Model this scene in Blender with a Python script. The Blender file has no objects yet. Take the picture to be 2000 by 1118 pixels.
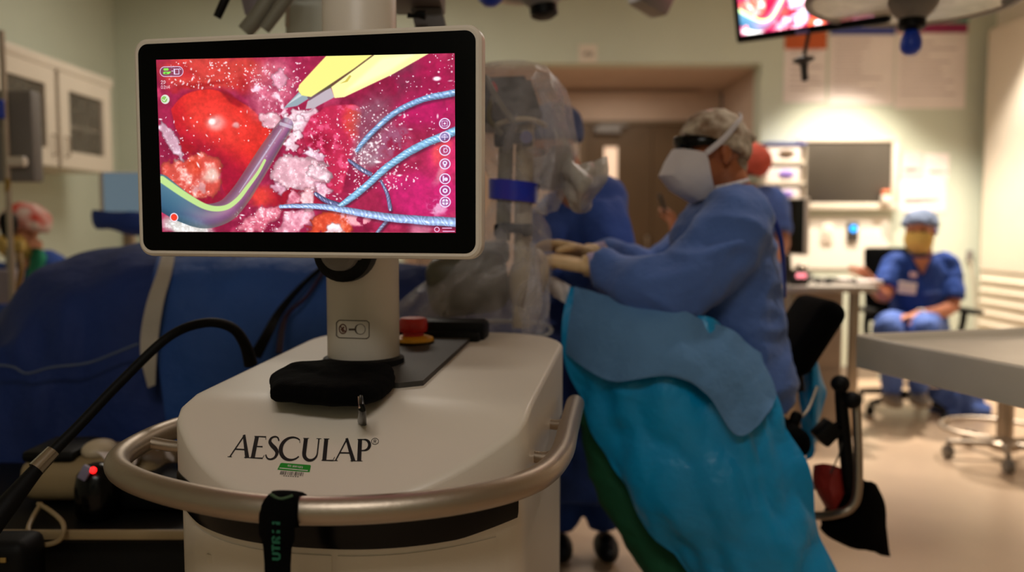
import bpy, bmesh, math, random
import numpy as np
from mathutils import Vector, Matrix, noise
random.seed(7)
PI = math.pi
V = Vector
SC = bpy.context.scene
COL = SC.collection

# ------------------------------------------------------------------ camera
F_PX, W_PX, H_PX = 1667.0, 2000, 1118
PITCH = math.radians(4.1)
CAM = V((0, 0, 1.2))
cd = bpy.data.cameras.new('camera')
cd.sensor_width = 36.0
cd.lens = 36.0 * F_PX / W_PX
cd.clip_start = 0.05
cd.dof.use_dof = True
cd.dof.focus_distance = 1.46
cd.dof.aperture_fstop = 1.75
cam = bpy.data.objects.new('camera', cd)
cam.location = CAM
cam.rotation_euler = (PI / 2 - PITCH, 0, 0)
COL.objects.link(cam)
SC.camera = cam

# ------------------------------------------------------------------ world, exposure, lights
SC.view_settings.view_transform = 'Standard'
SC.view_settings.look = 'None'
SC.view_settings.gamma = 1
SC.view_settings.use_curve_mapping = False
SC.view_settings.exposure = 0.0
wd = bpy.data.worlds.new('world')
wd.use_nodes = True
wd.node_tree.nodes['Background'].inputs[0].default_value = (1.0, 0.86, 0.7, 1)
wd.node_tree.nodes['Background'].inputs[1].default_value = 0.02
SC.world = wd

WARM = (1.0, 0.91, 0.80)
def spot(name, loc, aim, watts, angle, blend=0.35, col=WARM, r=0.05):
    d = bpy.data.lights.new(name, 'SPOT')
    d.energy = watts; d.spot_size = math.radians(angle); d.spot_blend = blend
    d.color = col; d.shadow_soft_size = r
    o = bpy.data.objects.new(name, d); COL.objects.link(o)
    o.location = loc
    o.rotation_euler = (V(aim) - V(loc)).to_track_quat('-Z', 'Y').to_euler()
    return o
def area(name, loc, aim, watts, sx, sy, col=WARM):
    d = bpy.data.lights.new(name, 'AREA')
    d.energy = watts; d.shape = 'RECTANGLE'; d.size = sx; d.size_y = sy; d.color = col
    o = bpy.data.objects.new(name, d); COL.objects.link(o)
    o.location = loc
    o.rotation_euler = (V(aim) - V(loc)).to_track_quat('-Z', 'Y').to_euler()
    return o
CEIL = 3.0
spot('downlight_nurse', (2.5, 5.95, 2.95), (2.5, 5.85, 0), 400, 90, 0.6, (1.0, .88, .73))
spot('downlight_right', (3.15, 5.6, 2.95), (3.15, 5.5, 0), 250, 90, 0.5)
spot('downlight_surgeon', (1.5, 2.6, 2.95), (1.2, 2.55, 0), 44, 80, 0.8, (1.0, .92, .84))
area('fill_front', (-0.3, -0.55, 2.97), (-0.3, -0.1, 0), 30, 1.2, 0.6, (1.0, .95, .88))  # added fill from the camera side, brightens the cart's front faces
area('fill_alcove', (0.9, 7.25, 2.41), (0.9, 7.25, 0), 5, 0.6, 0.3)  # unseen lamp added to lift the dark alcove
area('fill_back', (-1.2, 5.2, 2.97), (-1.2, 5.2, 0), 30, 1.2, 0.6)  # added ambient fill for the back left, no visible fixture
area('fill_mid', (1.2, 4.6, 2.97), (1.2, 4.6, 0), 14, 0.6, 1.2)  # extra unseen fill over the middle of the room

# ------------------------------------------------------------------ helpers
def P(px, py, D):
    """world point seen at photo pixel (px, py) at world distance D along +Y"""
    xr = (px - 1000.0) / F_PX; yr = (559.0 - py) / F_PX
    dy = math.cos(PITCH) + yr * math.sin(PITCH)
    dz = -math.sin(PITCH) + yr * math.cos(PITCH)
    t = D / dy
    return V((xr * t, D, CAM.z + dz * t))
def ray(px, py):
    return (P(px, py, 1.0) - CAM)
def hit_plane(px, py, p0, n):
    d = ray(px, py)
    t = (p0 - CAM).dot(n) / d.dot(n)
    return CAM + d * t
def lin(c):
    return tuple(((x / 255) / 12.92 if x / 255 <= 0.04045 else ((x / 255 + 0.055) / 1.055) ** 2.4) for x in c)

MATS = {}
def mat(name, col, rough=0.5, metal=0.0, bump=None, var=0.0, vscale=6.0, emit=None, estr=1.0, spec=0.5, sheen=0.0, trans=None, col2=None, stretch=None):
    """principled procedural material; col in sRGB 0-255. bump=(scale, strength). trans = share of see-through"""
    if name in MATS: return MATS[name]
    m = bpy.data.materials.new(name); m.use_nodes = True
    nt = m.node_tree; N = nt.nodes; L = nt.links
    b = N['Principled BSDF']
    c = lin(col)
    b.inputs['Base Color'].default_value = (*c, 1)
    b.inputs['Roughness'].default_value = rough
    b.inputs['Metallic'].default_value = metal
    b.inputs['Specular IOR Level'].default_value = spec
    if sheen: b.inputs['Sheen Weight'].default_value = sheen
    tc = N.new('ShaderNodeTexCoord')
    if var or col2:
        nz = N.new('ShaderNodeTexNoise'); nz.inputs['Scale'].default_value = vscale; nz.inputs['Detail'].default_value = 4
        L.new(tc.outputs['Object'], nz.inputs['Vector'])
        rp = N.new('ShaderNodeValToRGB')
        k2 = lin(col2) if col2 else tuple(x * (1 - var) for x in c)
        k1 = c if col2 else tuple(min(1, x * (1 + var)) for x in c)
        rp.color_ramp.elements[0].color = (*k2, 1); rp.color_ramp.elements[0].position = 0.35
        rp.color_ramp.elements[1].color = (*k1, 1); rp.color_ramp.elements[1].position = 0.65
        L.new(nz.outputs['Fac'], rp.inputs['Fac']); L.new(rp.outputs['Color'], b.inputs['Base Color'])
    if bump:
        n2 = N.new('ShaderNodeTexNoise'); n2.inputs['Scale'].default_value = bump[0]; n2.inputs['Detail'].default_value = 6
        if stretch:
            mp = N.new('ShaderNodeMapping'); mp.inputs['Scale'].default_value = stretch
            L.new(tc.outputs['Object'], mp.inputs['Vector']); L.new(mp.outputs['Vector'], n2.inputs['Vector'])
        else: L.new(tc.outputs['Object'], n2.inputs['Vector'])
        bp = N.new('ShaderNodeBump'); bp.inputs['Strength'].default_value = bump[1]; bp.inputs['Distance'].default_value = 0.02
        L.new(n2.outputs['Fac'], bp.inputs['Height']); L.new(bp.outputs['Normal'], b.inputs['Normal'])
    if emit:
        b.inputs['Emission Color'].default_value = (*lin(emit), 1); b.inputs['Emission Strength'].default_value = estr
    if trans is not None:
        tr = N.new('ShaderNodeBsdfTransparent'); mx = N.new('ShaderNodeMixShader')
        n3 = N.new('ShaderNodeTexNoise'); n3.inputs['Scale'].default_value = 9; n3.inputs['Detail'].default_value = 5; n3.inputs['Distortion'].default_value = 1.5
        L.new(tc.outputs['Object'], n3.inputs['Vector'])
        mr = N.new('ShaderNodeMapRange'); mr.inputs[1].default_value = 0.35; mr.inputs[2].default_value = 0.7
        mr.inputs[3].default_value = max(0, 1 - trans - 0.12); mr.inputs[4].default_value = min(1, 1 - trans + 0.16)
        L.new(n3.outputs['Fac'], mr.inputs[0]); L.new(mr.outputs[0], mx.inputs[0])
        L.new(tr.outputs[0], mx.inputs[1]); L.new(b.outputs[0], mx.inputs[2])
        L.new(mx.outputs[0], N['Material Output'].inputs['Surface'])
    MATS[name] = m
    return m

def tag(o, label, cat, group=None, kind=None):
    if label: o['label'] = label
    if cat: o['category'] = cat
    if group: o['group'] = group
    if kind: o['kind'] = kind
    return o
def thing(name, loc, label, cat, group=None):
    o = bpy.data.objects.new(name, None); COL.objects.link(o)
    o.location = loc; o.empty_display_size = 0.05
    return tag(o, label, cat, group)
def root_loc(o):
    p = V((0, 0, 0))
    while o is not None:
        p = p + V(o.location); o = o.parent
    return p
def obj(name, bm, m, parent=None, smooth=True, label=None, angle=40):
    """link bm (verts in world coordinates) as one mesh object"""
    bmesh.ops.recalc_face_normals(bm, faces=bm.faces)
    if parent is not None: off = root_loc(parent)
    else:
        xs = [v.co.x for v in bm.verts]; ys = [v.co.y for v in bm.verts]; zs = [v.co.z for v in bm.verts]
        off = V(((min(xs) + max(xs)) / 2, (min(ys) + max(ys)) / 2, min(zs)))
    for v in bm.verts: v.co -= off
    for f in bm.faces: f.smooth = smooth
    if smooth:
        ca = math.radians(angle)
        for e in bm.edges:
            if len(e.link_faces) == 2 and e.calc_face_angle(0) > ca: e.smooth = False
    me = bpy.data.meshes.new(name); bm.to_mesh(me); bm.free()
    me.materials.append(m)
    o = bpy.data.objects.new(name, me); COL.objects.link(o)
    if parent is not None: o.parent = parent
    else: o.location = off
    if label: o['label'] = label
    return o
def struct(name, bm, m, smooth=False):
    o = obj(name, bm, m, None, smooth); o['kind'] = 'structure'; return o
NB = bmesh.new
def box(bm, c, s, R=None, bev=0.0, seg=2):
    """box centre c, size s, optional 3x3/4x4 rotation"""
    t = bmesh.new()
    bmesh.ops.create_cube(t, size=1)
    for v in t.verts: v.co = V((v.co.x * s[0], v.co.y * s[1], v.co.z * s[2]))
    if bev > 0: bmesh.ops.bevel(t, geom=t.edges[:], offset=min(bev, min(s) * 0.49), segments=seg, affect='EDGES', profile=0.5)
    for v in t.verts: v.co = (R @ v.co if R else v.co) + V(c)
    merge(bm, t)
def merge(bm, t):
    mp = {}
    for v in t.verts: mp[v] = bm.verts.new(v.co)
    for f in t.faces:
        try: bm.faces.new([mp[v] for v in f.verts])
        except ValueError: pass
    t.free()
def frame_R(x, y, z):
    return Matrix((x, y, z)).transposed()
def Rz(d): return Matrix.Rotation(math.radians(d), 3, 'Z')
def Rx(d): return Matrix.Rotation(math.radians(d), 3, 'X')
def Ry(d): return Matrix.Rotation(math.radians(d), 3, 'Y')
def ell(bm, c, r, R=None, nu=20, nv=12):
    t = bmesh.new()
    bmesh.ops.create_uvsphere(t, u_segments=nu, v_segments=nv, radius=1)
    for v in t.verts:
        p = V((v.co.x * r[0], v.co.y * r[1], v.co.z * r[2])); v.co = (R @ p if R else p) + V(c)
    merge(bm, t)
def spline(pts, n):
    """Catmull-Rom through pts (Vectors), n samples per span"""
    pts = [V(p) for p in pts]; out = []
    for i in range(len(pts) - 1):
        p0 = pts[max(i - 1, 0)]; p1 = pts[i]; p2 = pts[i + 1]; p3 = pts[min(i + 2, len(pts) - 1)]
        for k in range(n):
            t = k / n
            out.append(0.5 * ((2 * p1) + (p2 - p0) * t + (2 * p0 - 5 * p1 + 4 * p2 - p3) * t * t + (3 * p1 - p0 - 3 * p2 + p3) * t ** 3))
    out.append(pts[-1].copy()); return out
def tube(bm, pts, r, seg=12, flat=1.0, ref=None, n=0, cap=True):
    """round (or flattened: second axis times flat, first axis along ref) tube through pts. r number or list"""
    rs = r if isinstance(r, (list, tuple)) else [r] * len(pts)
    pts = [V(p) for p in pts]
    if n:
        q = spline(pts, n); rr = []
        for i in range(len(pts) - 1):
            for k in range(n):
                A_, B_, t_ = rs[i], rs[i + 1], k / n
                rr.append(tuple(p + (q_ - p) * t_ for p, q_ in zip(A_, B_)) if isinstance(A_, tuple) else A_ + (B_ - A_) * t_)
        rr.append(rs[-1]); pts, rs = q, rr
    rings = []; x = None
    for i, p in enumerate(pts):
        d = (pts[min(i + 1, len(pts) - 1)] - pts[max(i - 1, 0)])
        d = d.normalized() if d.length > 1e-9 else V((0, 0, 1))
        if ref is not None: x = V(ref) - d * V(ref).dot(d)
        elif x is None:
            a = V((0, 0, 1)) if abs(d.z) < 0.9 else V((1, 0, 0)); x = a - d * a.dot(d)
        else: x = x - d * x.dot(d)
        if x.length < 1e-6: x = d.orthogonal()
        x.normalize(); y = d.cross(x)
        rr = rs[i]; ra, rb = rr if isinstance(rr, tuple) else (rr, rr * flat)
        rings.append([bm.verts.new(p + x * math.cos(2 * PI * k / seg) * ra + y * math.sin(2 * PI * k / seg) * rb) for k in range(seg)])
    for a, b in zip(rings, rings[1:]):
        for k in range(seg): bm.faces.new((a[k], a[(k + 1) % seg], b[(k + 1) % seg], b[k]))
    if cap:
        bm.faces.new(rings[0][::-1]); bm.faces.new(rings[-1])
def cyl(bm, a, b, r, seg=24, r2=None, bev=0.0):
    a = V(a); b = V(b); r2 = r if r2 is None else r2
    if bev:
        d = (b - a).normalized()
        tube(bm, [a, a + d * 1e-4, a + d * bev, b - d * bev, b - d * 1e-4, b], [r - bev, r - bev * 0.9, r, r2, r2 - bev * 0.9, r2 - bev], seg)
    else: tube(bm, [a, b], [r, r2], seg)
def lathe(bm, c, axis, prof, seg=32):
    """prof list of (radius, height along axis)"""
    axis = V(axis).normalized(); x = axis.orthogonal().normalized(); y = axis.cross(x)
    rings = []
    for r, h in prof:
        rings.append([bm.verts.new(V(c) + axis * h + (x * math.cos(2 * PI * k / seg) + y * math.sin(2 * PI * k / seg)) * max(r, 1e-4)) for k in range(seg)])
    for a, b in zip(rings, rings[1:]):
        for k in range(seg): bm.faces.new((a[k], a[(k + 1) % seg], b[(k + 1) % seg], b[k]))
    bm.faces.new(rings[0][::-1]); bm.faces.new(rings[-1])
def torus(bm, c, axis, R, r, seg=40, s2=10):
    axis = V(axis).normalized(); x = axis.orthogonal().normalized(); y = axis.cross(x)
    rg = []
    for i in range(seg):
        a = 2 * PI * i / seg; d = x * math.cos(a) + y * math.sin(a)
        rg.append([bm.verts.new(V(c) + d * (R + r * math.cos(2 * PI * k / s2)) + axis * r * math.sin(2 * PI * k / s2)) for k in range(s2)])
    for i in range(seg):
        a, b = rg[i], rg[(i + 1) % seg]
        for k in range(s2): bm.faces.new((a[k], a[(k + 1) % s2], b[(k + 1) % s2], b[k]))
def prism(bm, poly, up):
    """poly list of 3D points, extruded by vector up"""
    a = [bm.verts.new(V(p)) for p in poly]; b = [bm.verts.new(V(p) + V(up)) for p in poly]
    n = len(poly)
    bm.faces.new(a[::-1]); bm.faces.new(b)
    for i in range(n): bm.faces.new((a[i], a[(i + 1) % n], b[(i + 1) % n], b[i]))
def fold(p, amp, sc):
    q = V(p) * sc
    return amp * (noise.noise(q) + 0.5 * noise.noise(q * 2.1 + V((3, 7, 1))) + 0.3 * abs(noise.noise(q * 1.3 + V((9, 2, 5)))))
def sheet(bm, rows, nu=6, nv=6, th=0.003, amp=0.0, sc=(6, 6, 6), ridge=0.0, edge=0.0):
    """cloth through a grid of control points (rows of Vectors), wrinkled by amp, given thickness th"""
    rws = [spline(r, nu) for r in rows]
    ncol = len(rws[0]); cols = [spline([r[i] for r in rws], nv) for i in range(ncol)]
    nr = len(cols[0]); G = [[cols[j][i].copy() for j in range(ncol)] for i in range(nr)]
    def nor(i, j):
        a = G[min(i + 1, nr - 1)][j] - G[max(i - 1, 0)][j]; b = G[i][min(j + 1, ncol - 1)] - G[i][max(j - 1, 0)]
        n = b.cross(a); return n.normalized() if n.length > 1e-9 else V((0, -1, 0))
    NN = [[nor(i, j) for j in range(ncol)] for i in range(nr)]
    for i in range(nr):
        for j in range(ncol):
            p = G[i][j]; q = V((p.x * sc[0], p.y * sc[1], p.z * sc[2]))
            d = amp * (noise.noise(q) + 0.5 * noise.noise(q * 2.3 + V((5, 1, 8))))
            if ridge: d += ridge * (1 - abs(noise.noise(q * 0.9 + V((2, 9, 4)))) * 3)
            G[i][j] = p + NN[i][j] * d
    NN = [[nor(i, j) for j in range(ncol)] for i in range(nr)]
    A = [[bm.verts.new(G[i][j]) for j in range(ncol)] for i in range(nr)]
    B = [[bm.verts.new(G[i][j] - NN[i][j] * th) for j in range(ncol)] for i in range(nr)]
    for i in range(nr - 1):
        for j in range(ncol - 1):
            bm.faces.new((A[i][j], A[i][j + 1], A[i + 1][j + 1], A[i + 1][j]))
            bm.faces.new((B[i][j], B[i + 1][j], B[i + 1][j + 1], B[i][j + 1]))
    for i in range(nr - 1):
        bm.faces.new((A[i][0], A[i + 1][0], B[i + 1][0], B[i][0])); bm.faces.new((A[i][-1], B[i][-1], B[i + 1][-1], A[i + 1][-1]))
    for j in range(ncol - 1):
        bm.faces.new((A[0][j], B[0][j], B[0][j + 1], A[0][j + 1])); bm.faces.new((A[-1][j], A[-1][j + 1], B[-1][j + 1], B[-1][j]))
def pxrows(rows): return [[P(*p) for p in r] for r in rows]
def organic(name, bm, m, parent, voxel=0.01, smooth=6, amp=0.0, sc=8.0, ridge=0.0, label=None, fac=0.5):
    """fuse overlapping closed shapes into one continuous skin (voxel remesh), smooth, add cloth folds"""
    me = bpy.data.meshes.new('tmp'); bm.to_mesh(me); bm.free()
    o = bpy.data.objects.new('tmp', me); COL.objects.link(o)
    r = o.modifiers.new('r', 'REMESH'); r.mode = 'VOXEL'; r.voxel_size = voxel
    if smooth:
        s = o.modifiers.new('s', 'SMOOTH'); s.iterations = smooth; s.factor = fac
    dg = bpy.context.evaluated_depsgraph_get(); dg.update()
    me2 = bpy.data.meshes.new_from_object(o.evaluated_get(dg))
    bpy.data.objects.remove(o); bpy.data.meshes.remove(me)
    b = bmesh.new(); b.from_mesh(me2); bpy.data.meshes.remove(me2)
    if amp:
        b.normal_update()
        d = []
        for v in b.verts:
            q = V((v.co.x * (sc[0] if isinstance(sc, tuple) else sc), v.co.y * (sc[1] if isinstance(sc, tuple) else sc), v.co.z * (sc[2] if isinstance(sc, tuple) else sc)))
            k = amp * (noise.noise(q) + 0.5 * noise.noise(q * 2.1 + V((3, 7, 1))))
            if ridge: k += ridge * (0.5 - abs(noise.noise(q * 1.4 + V((9, 2, 5)))) * 2)
            d.append(v.co + v.normal * k)
        for v, p in zip(b.verts, d): v.co = p
    return obj(name, b, m, parent, True, label, angle=80)

# ---------------------------------------------------------------- lettering (vector strokes)
def ribbon(bm, pts, ws, M):
    """2D polyline with widths mapped to 3D by M(x, y)"""
    n = len(pts)
    L_, R_ = [], []
    for i in range(n):
        a = pts[max(i - 1, 0)]; b = pts[min(i + 1, n - 1)]
        dx, dy = b[0] - a[0], b[1] - a[1]; l = math.hypot(dx, dy) or 1
        w = ws[i] / 2
        L_.append(bm.verts.new(M(pts[i][0] - dy / l * w, pts[i][1] + dx / l * w)))
        R_.append(bm.verts.new(M(pts[i][0] + dy / l * w, pts[i][1] - dx / l * w)))
    for i in range(n - 1): bm.faces.new((L_[i], R_[i], R_[i + 1], L_[i + 1]))
def arc2(cx, cy, rx, ry, a0, a1, n=20):
    return [(cx + rx * math.cos(math.radians(a0 + (a1 - a0) * i / n)), cy + ry * math.sin(math.radians(a0 + (a1 - a0) * i / n))) for i in range(n + 1)]
def sp2(pts, n=5): return [(p.x, p.y) for p in spline([(x, y, 0) for x, y in pts], n)]
def serif_letter(ch):
    """strokes (points, widths) of a high-contrast serif capital, cap height 1; and its advance"""
    T, K = 0.062, 0.185
    if ch == 'A': return [([(0, 0), (.46, 1.03)], [T, T]), ([(.43, 1.03), (.80, 0)], [.12, K]), ([(.17, .36), (.64, .36)], [T, T]), ([(-.1, .012), (.1, .012)], [.03] * 2), ([(.66, .012), (.94, .012)], [.03] * 2)], .93
    if ch == 'E': return [([(.12, 0), (.12, 1)], [K, K]), ([(.0, .985), (.55, .985)], [.04, T]), ([(.53, 1.0), (.56, .86)], [.02, .03]), ([(.1, .53), (.47, .53)], [.04, T]), ([(.0, .015), (.58, .015)], [.04, T]), ([(.56, 0), (.62, .16)], [.02, .03])], .68
    if ch == 'S':
        p = sp2([(.50, .82), (.42, .97), (.27, 1.01), (.12, .93), (.09, .76), (.22, .60), (.40, .45), (.50, .28), (.44, .08), (.27, -.01), (.1, .03), (.0, .18)])
        n = len(p); return [(p, [T + (K - T) * math.exp(-((i / n - .5) / .22) ** 2) for i in range(n)])], .62
    if ch == 'C':
        p = arc2(.52, .5, .5, .51, 52, 318, 32); n = len(p)
        return [(p, [T + (K - T) * max(0, math.sin(PI * i / n)) ** 2 for i in range(n)]), ([(.83, .92), (.86, .76)], [.02, .035])], .98
    if ch == 'U':
        p = [(.13, 1), (.13, .4)] + arc2(.43, .32, .30, .32, 180, 360, 16) + [(.73, 1)]
        return [(p, [K, K] + [K - (K - T) * i / 16 for i in range(17)] + [T]), ([(0, .985), (.27, .985)], [.03] * 2), ([(.62, .985), (.84, .985)], [.03] * 2)], .95
    if ch == 'L': return [([(.12, 0), (.12, 1)], [K, K]), ([(0, .985), (.26, .985)], [.03] * 2), ([(0, .015), (.52, .015)], [.04, T]), ([(.50, 0), (.57, .17)], [.02, .03])], .62
    if ch == 'P':
        p = [(.1, .98), (.28, .98)] + arc2(.3, .73, .26, .25, 90, -90, 14) + [(.1, .46)]
        return [([(.12, 0), (.12, 1)], [K, K]), (p, [.05, .05] + [T + .08 * math.sin(PI * i / 14) for i in range(15)] + [.05]), ([(0, .985), (.14, .985)], [.03] * 2), ([(0, .012), (.27, .012)], [.03] * 2)], .68
    return [], .5
BLOCK = {  # simple block strokes in a 0.6 x 1 cell
    'U': [[(.05, 1), (.05, .25), (.15, .05), (.45, .05), (.55, .25), (.55, 1)]], 'T': [[(0, .93), (.6, .93)], [(.3, .93), (.3, 0)]],
    'R': [[(.07, 0), (.07, .94), (.42, .94), (.53, .8), (.53, .62), (.42, .48), (.07, .48)], [(.32, .48), (.55, 0)]], 'I': [[(.3, 0), (.3, 1)]],
    'D': [[(.07, .05), (.07, .95), (.35, .95), (.53, .75), (.53, .25), (.35, .05), (.07, .05)]],
    'E': [[(.5, .95), (.07, .95), (.07, .05), (.5, .05)], [(.07, .5), (.42, .5)]], 'S': [[(.5, .85), (.4, .95), (.15, .95), (.06, .8), (.15, .55), (.45, .45), (.52, .22), (.42, .05), (.15, .05), (.05, .15)]],
    'V': [[(.03, 1), (.3, 0), (.57, 1)]], 'C': [[(.53, .8), (.4, .95), (.2, .95), (.06, .75), (.06, .25), (.2, .05), (.4, .05), (.53, .2)]],
    'N': [[(.06, 0), (.06, 1), (.54, 0), (.54, 1)]], 'O': [[(.06, .3), (.06, .7), (.2, .95), (.4, .95), (.54, .7), (.54, .3), (.4, .05), (.2, .05), (.06, .3)]],
    'M': [[(.03, 0), (.03, 1), (.3, .4), (.57, 1), (.57, 0)]], 'A': [[(.02, 0), (.3, 1), (.58, 0)], [(.13, .35), (.47, .35)]], 'L': [[(.07, 1), (.07, .05), (.52, .05)]],
}
def block_text(bm, s, M, w=.16, adv=.78):
    x = 0
    for ch in s:
        for st in BLOCK.get(ch, []): ribbon(bm, [(x + a, b) for a, b in st], [w] * len(st), M)
        x += adv
    return x

# ---------------------------------------------------------------- shared materials
M_WALL = mat('sage_paint', (198, 204, 186), 0.75, bump=(180, 0.05), var=0.03, vscale=1.5)
M_WALL_W = mat('cream_paint', (232, 224, 210), 0.7, bump=(180, 0.05), var=0.02, vscale=1.5)
M_CEIL = mat('ceiling_paint', (215, 208, 192), 0.8, bump=(90, 0.05), var=0.02)
M_FLOOR = mat('beige_vinyl', (206, 178, 150), 0.32, bump=(60, 0.03), var=0.05, vscale=3)
M_WHITE = mat('white_lacquer', (226, 214, 198), 0.38, bump=(220, 0.02), var=0.015, vscale=4)
M_CAB = mat('white_laminate', (214, 202, 184), 0.45, bump=(160, 0.02), var=0.02)
M_BLACK = mat('black_plastic', (4, 4, 4), 0.5, spec=.2, bump=(200, 0.04), var=0.1)
M_BLACKG = mat('black_gloss', (3, 3, 3), 0.2, spec=.25, bump=(40, 0.01), var=0.1)
M_RUBBER = mat('black_rubber', (4, 4, 4), 0.6, spec=.2, bump=(300, 0.05), var=0.1)
M_FABRICK = mat('black_fabric', (3, 3, 3), 0.95, spec=.08, bump=(350, 0.25), var=0.15, vscale=40)
M_STEEL = mat('brushed_steel', (178, 164, 148), 0.42, 1.0, bump=(120, 0.04), var=0.05)
M_CHROME = mat('chrome', (205, 198, 190), 0.15, 1.0, bump=(30, 0.01), var=0.03)
M_TRAY = mat('dull_steel', (226, 216, 200), 0.36, 0.1, bump=(50, 0.03), var=0.04)
M_GOWN = mat('blue_gown', (76, 108, 176), 0.8, bump=(45, 0.25), var=0.10, vscale=5, sheen=0.15)
M_SCRUB = mat('blue_scrubs', (24, 66, 150), 0.8, bump=(60, 0.25), var=0.10, vscale=6)
M_SCRUB2 = mat('light_blue_scrubs', (92, 122, 205), 0.8, bump=(60, 0.25), var=0.08, vscale=6)
M_PANTS = mat('blue_trousers', (82, 112, 190), 0.8, bump=(60, 0.25), var=0.08, vscale=6)
M_NAVY = mat('navy_drape', (10, 42, 108), 0.75, bump=(26, 0.35), var=0.14, vscale=3)
M_MIDBLUE = mat('mid_blue_drape', (30, 76, 150), 0.7, bump=(26, 0.35), var=0.12, vscale=3)
M_TEAL = mat('teal_drape', (0, 148, 208), 0.34, bump=(14, 0.6), var=0.10, vscale=4)
M_LAP = mat('grey_blue_cloth', (92, 136, 182), 0.85, bump=(30, 0.3), var=0.06, vscale=6)
M_GREEN = mat('dark_green_cloth', (10, 82, 50), 0.85, bump=(40, 0.3), var=0.12)
M_SKIN = mat('skin', (190, 128, 96), 0.55, bump=(180, 0.08), var=0.08, vscale=14)
M_SKIN_T = mat('tanned_skin', (168, 96, 58), 0.5, bump=(180, 0.08), var=0.08, vscale=14)
M_MASKW = mat('white_mask', (222, 214, 216), 0.85, bump=(70, 0.15), var=0.03)
M_MASKY = mat('yellow_mask', (214, 176, 92), 0.85, bump=(70, 0.15), var=0.04)
M_GLOVE = mat('beige_glove', (214, 180, 132), 0.5, bump=(60, 0.15), var=0.06, vscale=20)
M_PLASTIC = mat('clear_plastic', (226, 220, 226), 0.16, bump=(16, 0.9), trans=0.74)
M_BAG = mat('cloudy_plastic', (196, 190, 182), 0.25, bump=(16, 0.7), trans=0.36)
M_GREYP = mat('grey_plastic', (132, 126, 120), 0.5, bump=(120, 0.03), var=0.04)
M_DGREY = mat('dark_grey_plastic', (62, 58, 54), 0.5, bump=(120, 0.03), var=0.05)
M_BEIGE = mat('beige_plastic', (196, 178, 150), 0.5, bump=(120, 0.03), var=0.04)
M_BLUEP = mat('blue_plastic', (14, 62, 190), 0.4, bump=(60, 0.05), var=0.08)
M_RED = mat('red_plastic', (200, 34, 18), 0.4, bump=(60, 0.05), var=0.06)
M_YELLOW = mat('yellow_plastic', (235, 165, 20), 0.45, bump=(60, 0.05), var=0.05)
M_PAPER = mat('white_paper', (232, 220, 214), 0.85, bump=(40, 0.05), var=0.03)
M_PAPERP = mat('pink_paper', (236, 200, 196), 0.85, bump=(40, 0.05), var=0.03)
M_INK = mat('dark_ink', (16, 14, 16), 0.6, var=0.05)
M_BROWN = mat('brown_door', (92, 70, 44), 0.5, bump=(30, 0.04), var=0.08, vscale=3, stretch=(1, 1, 0.1))
M_TAUPE = mat('taupe_paint', (190, 166, 146), 0.8, bump=(120, 0.05), var=0.03)
M_CABLE_T = mat('tan_cable', (150, 128, 92), 0.5, bump=(100, 0.05), var=0.05)

# ================================================================ the room
XL, XR, YB, YF = -3.03, 3.68, 6.6, -1.6
YD = 7.8                                        # door wall at the back of the alcove
OX0, OX1, OZ = -0.85, 1.90, 2.43                # alcove opening
b = NB(); box(b, ((XL + XR) / 2, (YF + YD) / 2 + 0.1, -0.05), (XR - XL + 1, YD - YF + 0.8, 0.1)); struct('floor', b, M_FLOOR)
b = NB(); box(b, ((XL + XR) / 2, (YF + YB) / 2, CEIL + 0.05), (XR - XL + 0.4, YB - YF + 0.4, 0.1)); struct('ceiling', b, M_CEIL)
b = NB(); box(b, (XL - 0.06, (YF + YB) / 2, CEIL / 2), (0.12, YB - YF, CEIL)); struct('wall_left', b, M_WALL)
b = NB(); box(b, (XR + 0.06, (YF + YB) / 2, CEIL / 2), (0.12, YB - YF, CEIL)); struct('wall_right', b, M_WALL_W)
b = NB(); box(b, ((XL + XR) / 2, YF - 0.06, CEIL / 2), (XR - XL + 0.24, 0.12, CEIL)); struct('wall_front', b, M_WALL)
b = NB()
box(b, ((XL + OX0) / 2, YB + 0.1, CEIL / 2), (OX0 - XL, 0.2, CEIL))
box(b, ((XR + OX1) / 2, YB + 0.1, CEIL / 2), (XR - OX1, 0.2, CEIL))
box(b, ((OX0 + OX1) / 2, YB + 0.1, (CEIL + OZ) / 2), (OX1 - OX0, 0.2, CEIL - OZ)); struct('wall_back', b, M_WALL)
b = NB()
box(b, (OX0 - 0.06, (YB + 0.2 + YD) / 2, OZ / 2), (0.12, YD - YB - 0.2, OZ)); box(b, (OX1 + 0.06, (YB + 0.2 + YD) / 2, OZ / 2), (0.12, YD - YB - 0.2, OZ))
box(b, ((OX0 + OX1) / 2, (YB + YD) / 2 + .2, OZ + 0.06), (OX1 - OX0 + .24, YD - YB + 0.2, 0.12))
box(b, ((OX0 + OX1) / 2, YD + 0.12, (OZ + 2.13) / 2), (OX1 - OX0, 0.1, OZ - 2.13))
box(b, (-.105, YD + 0.12, 1.065), (1.49, 0.1, 2.13)); struct('wall_alcove', b, M_TAUPE)
# cable trunking over the door
b = NB(); box(b, (0.95, YD + 0.05, 2.385), (1.5, 0.05, 0.045), bev=0.008); struct('trim_1', b, M_TAUPE)
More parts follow.
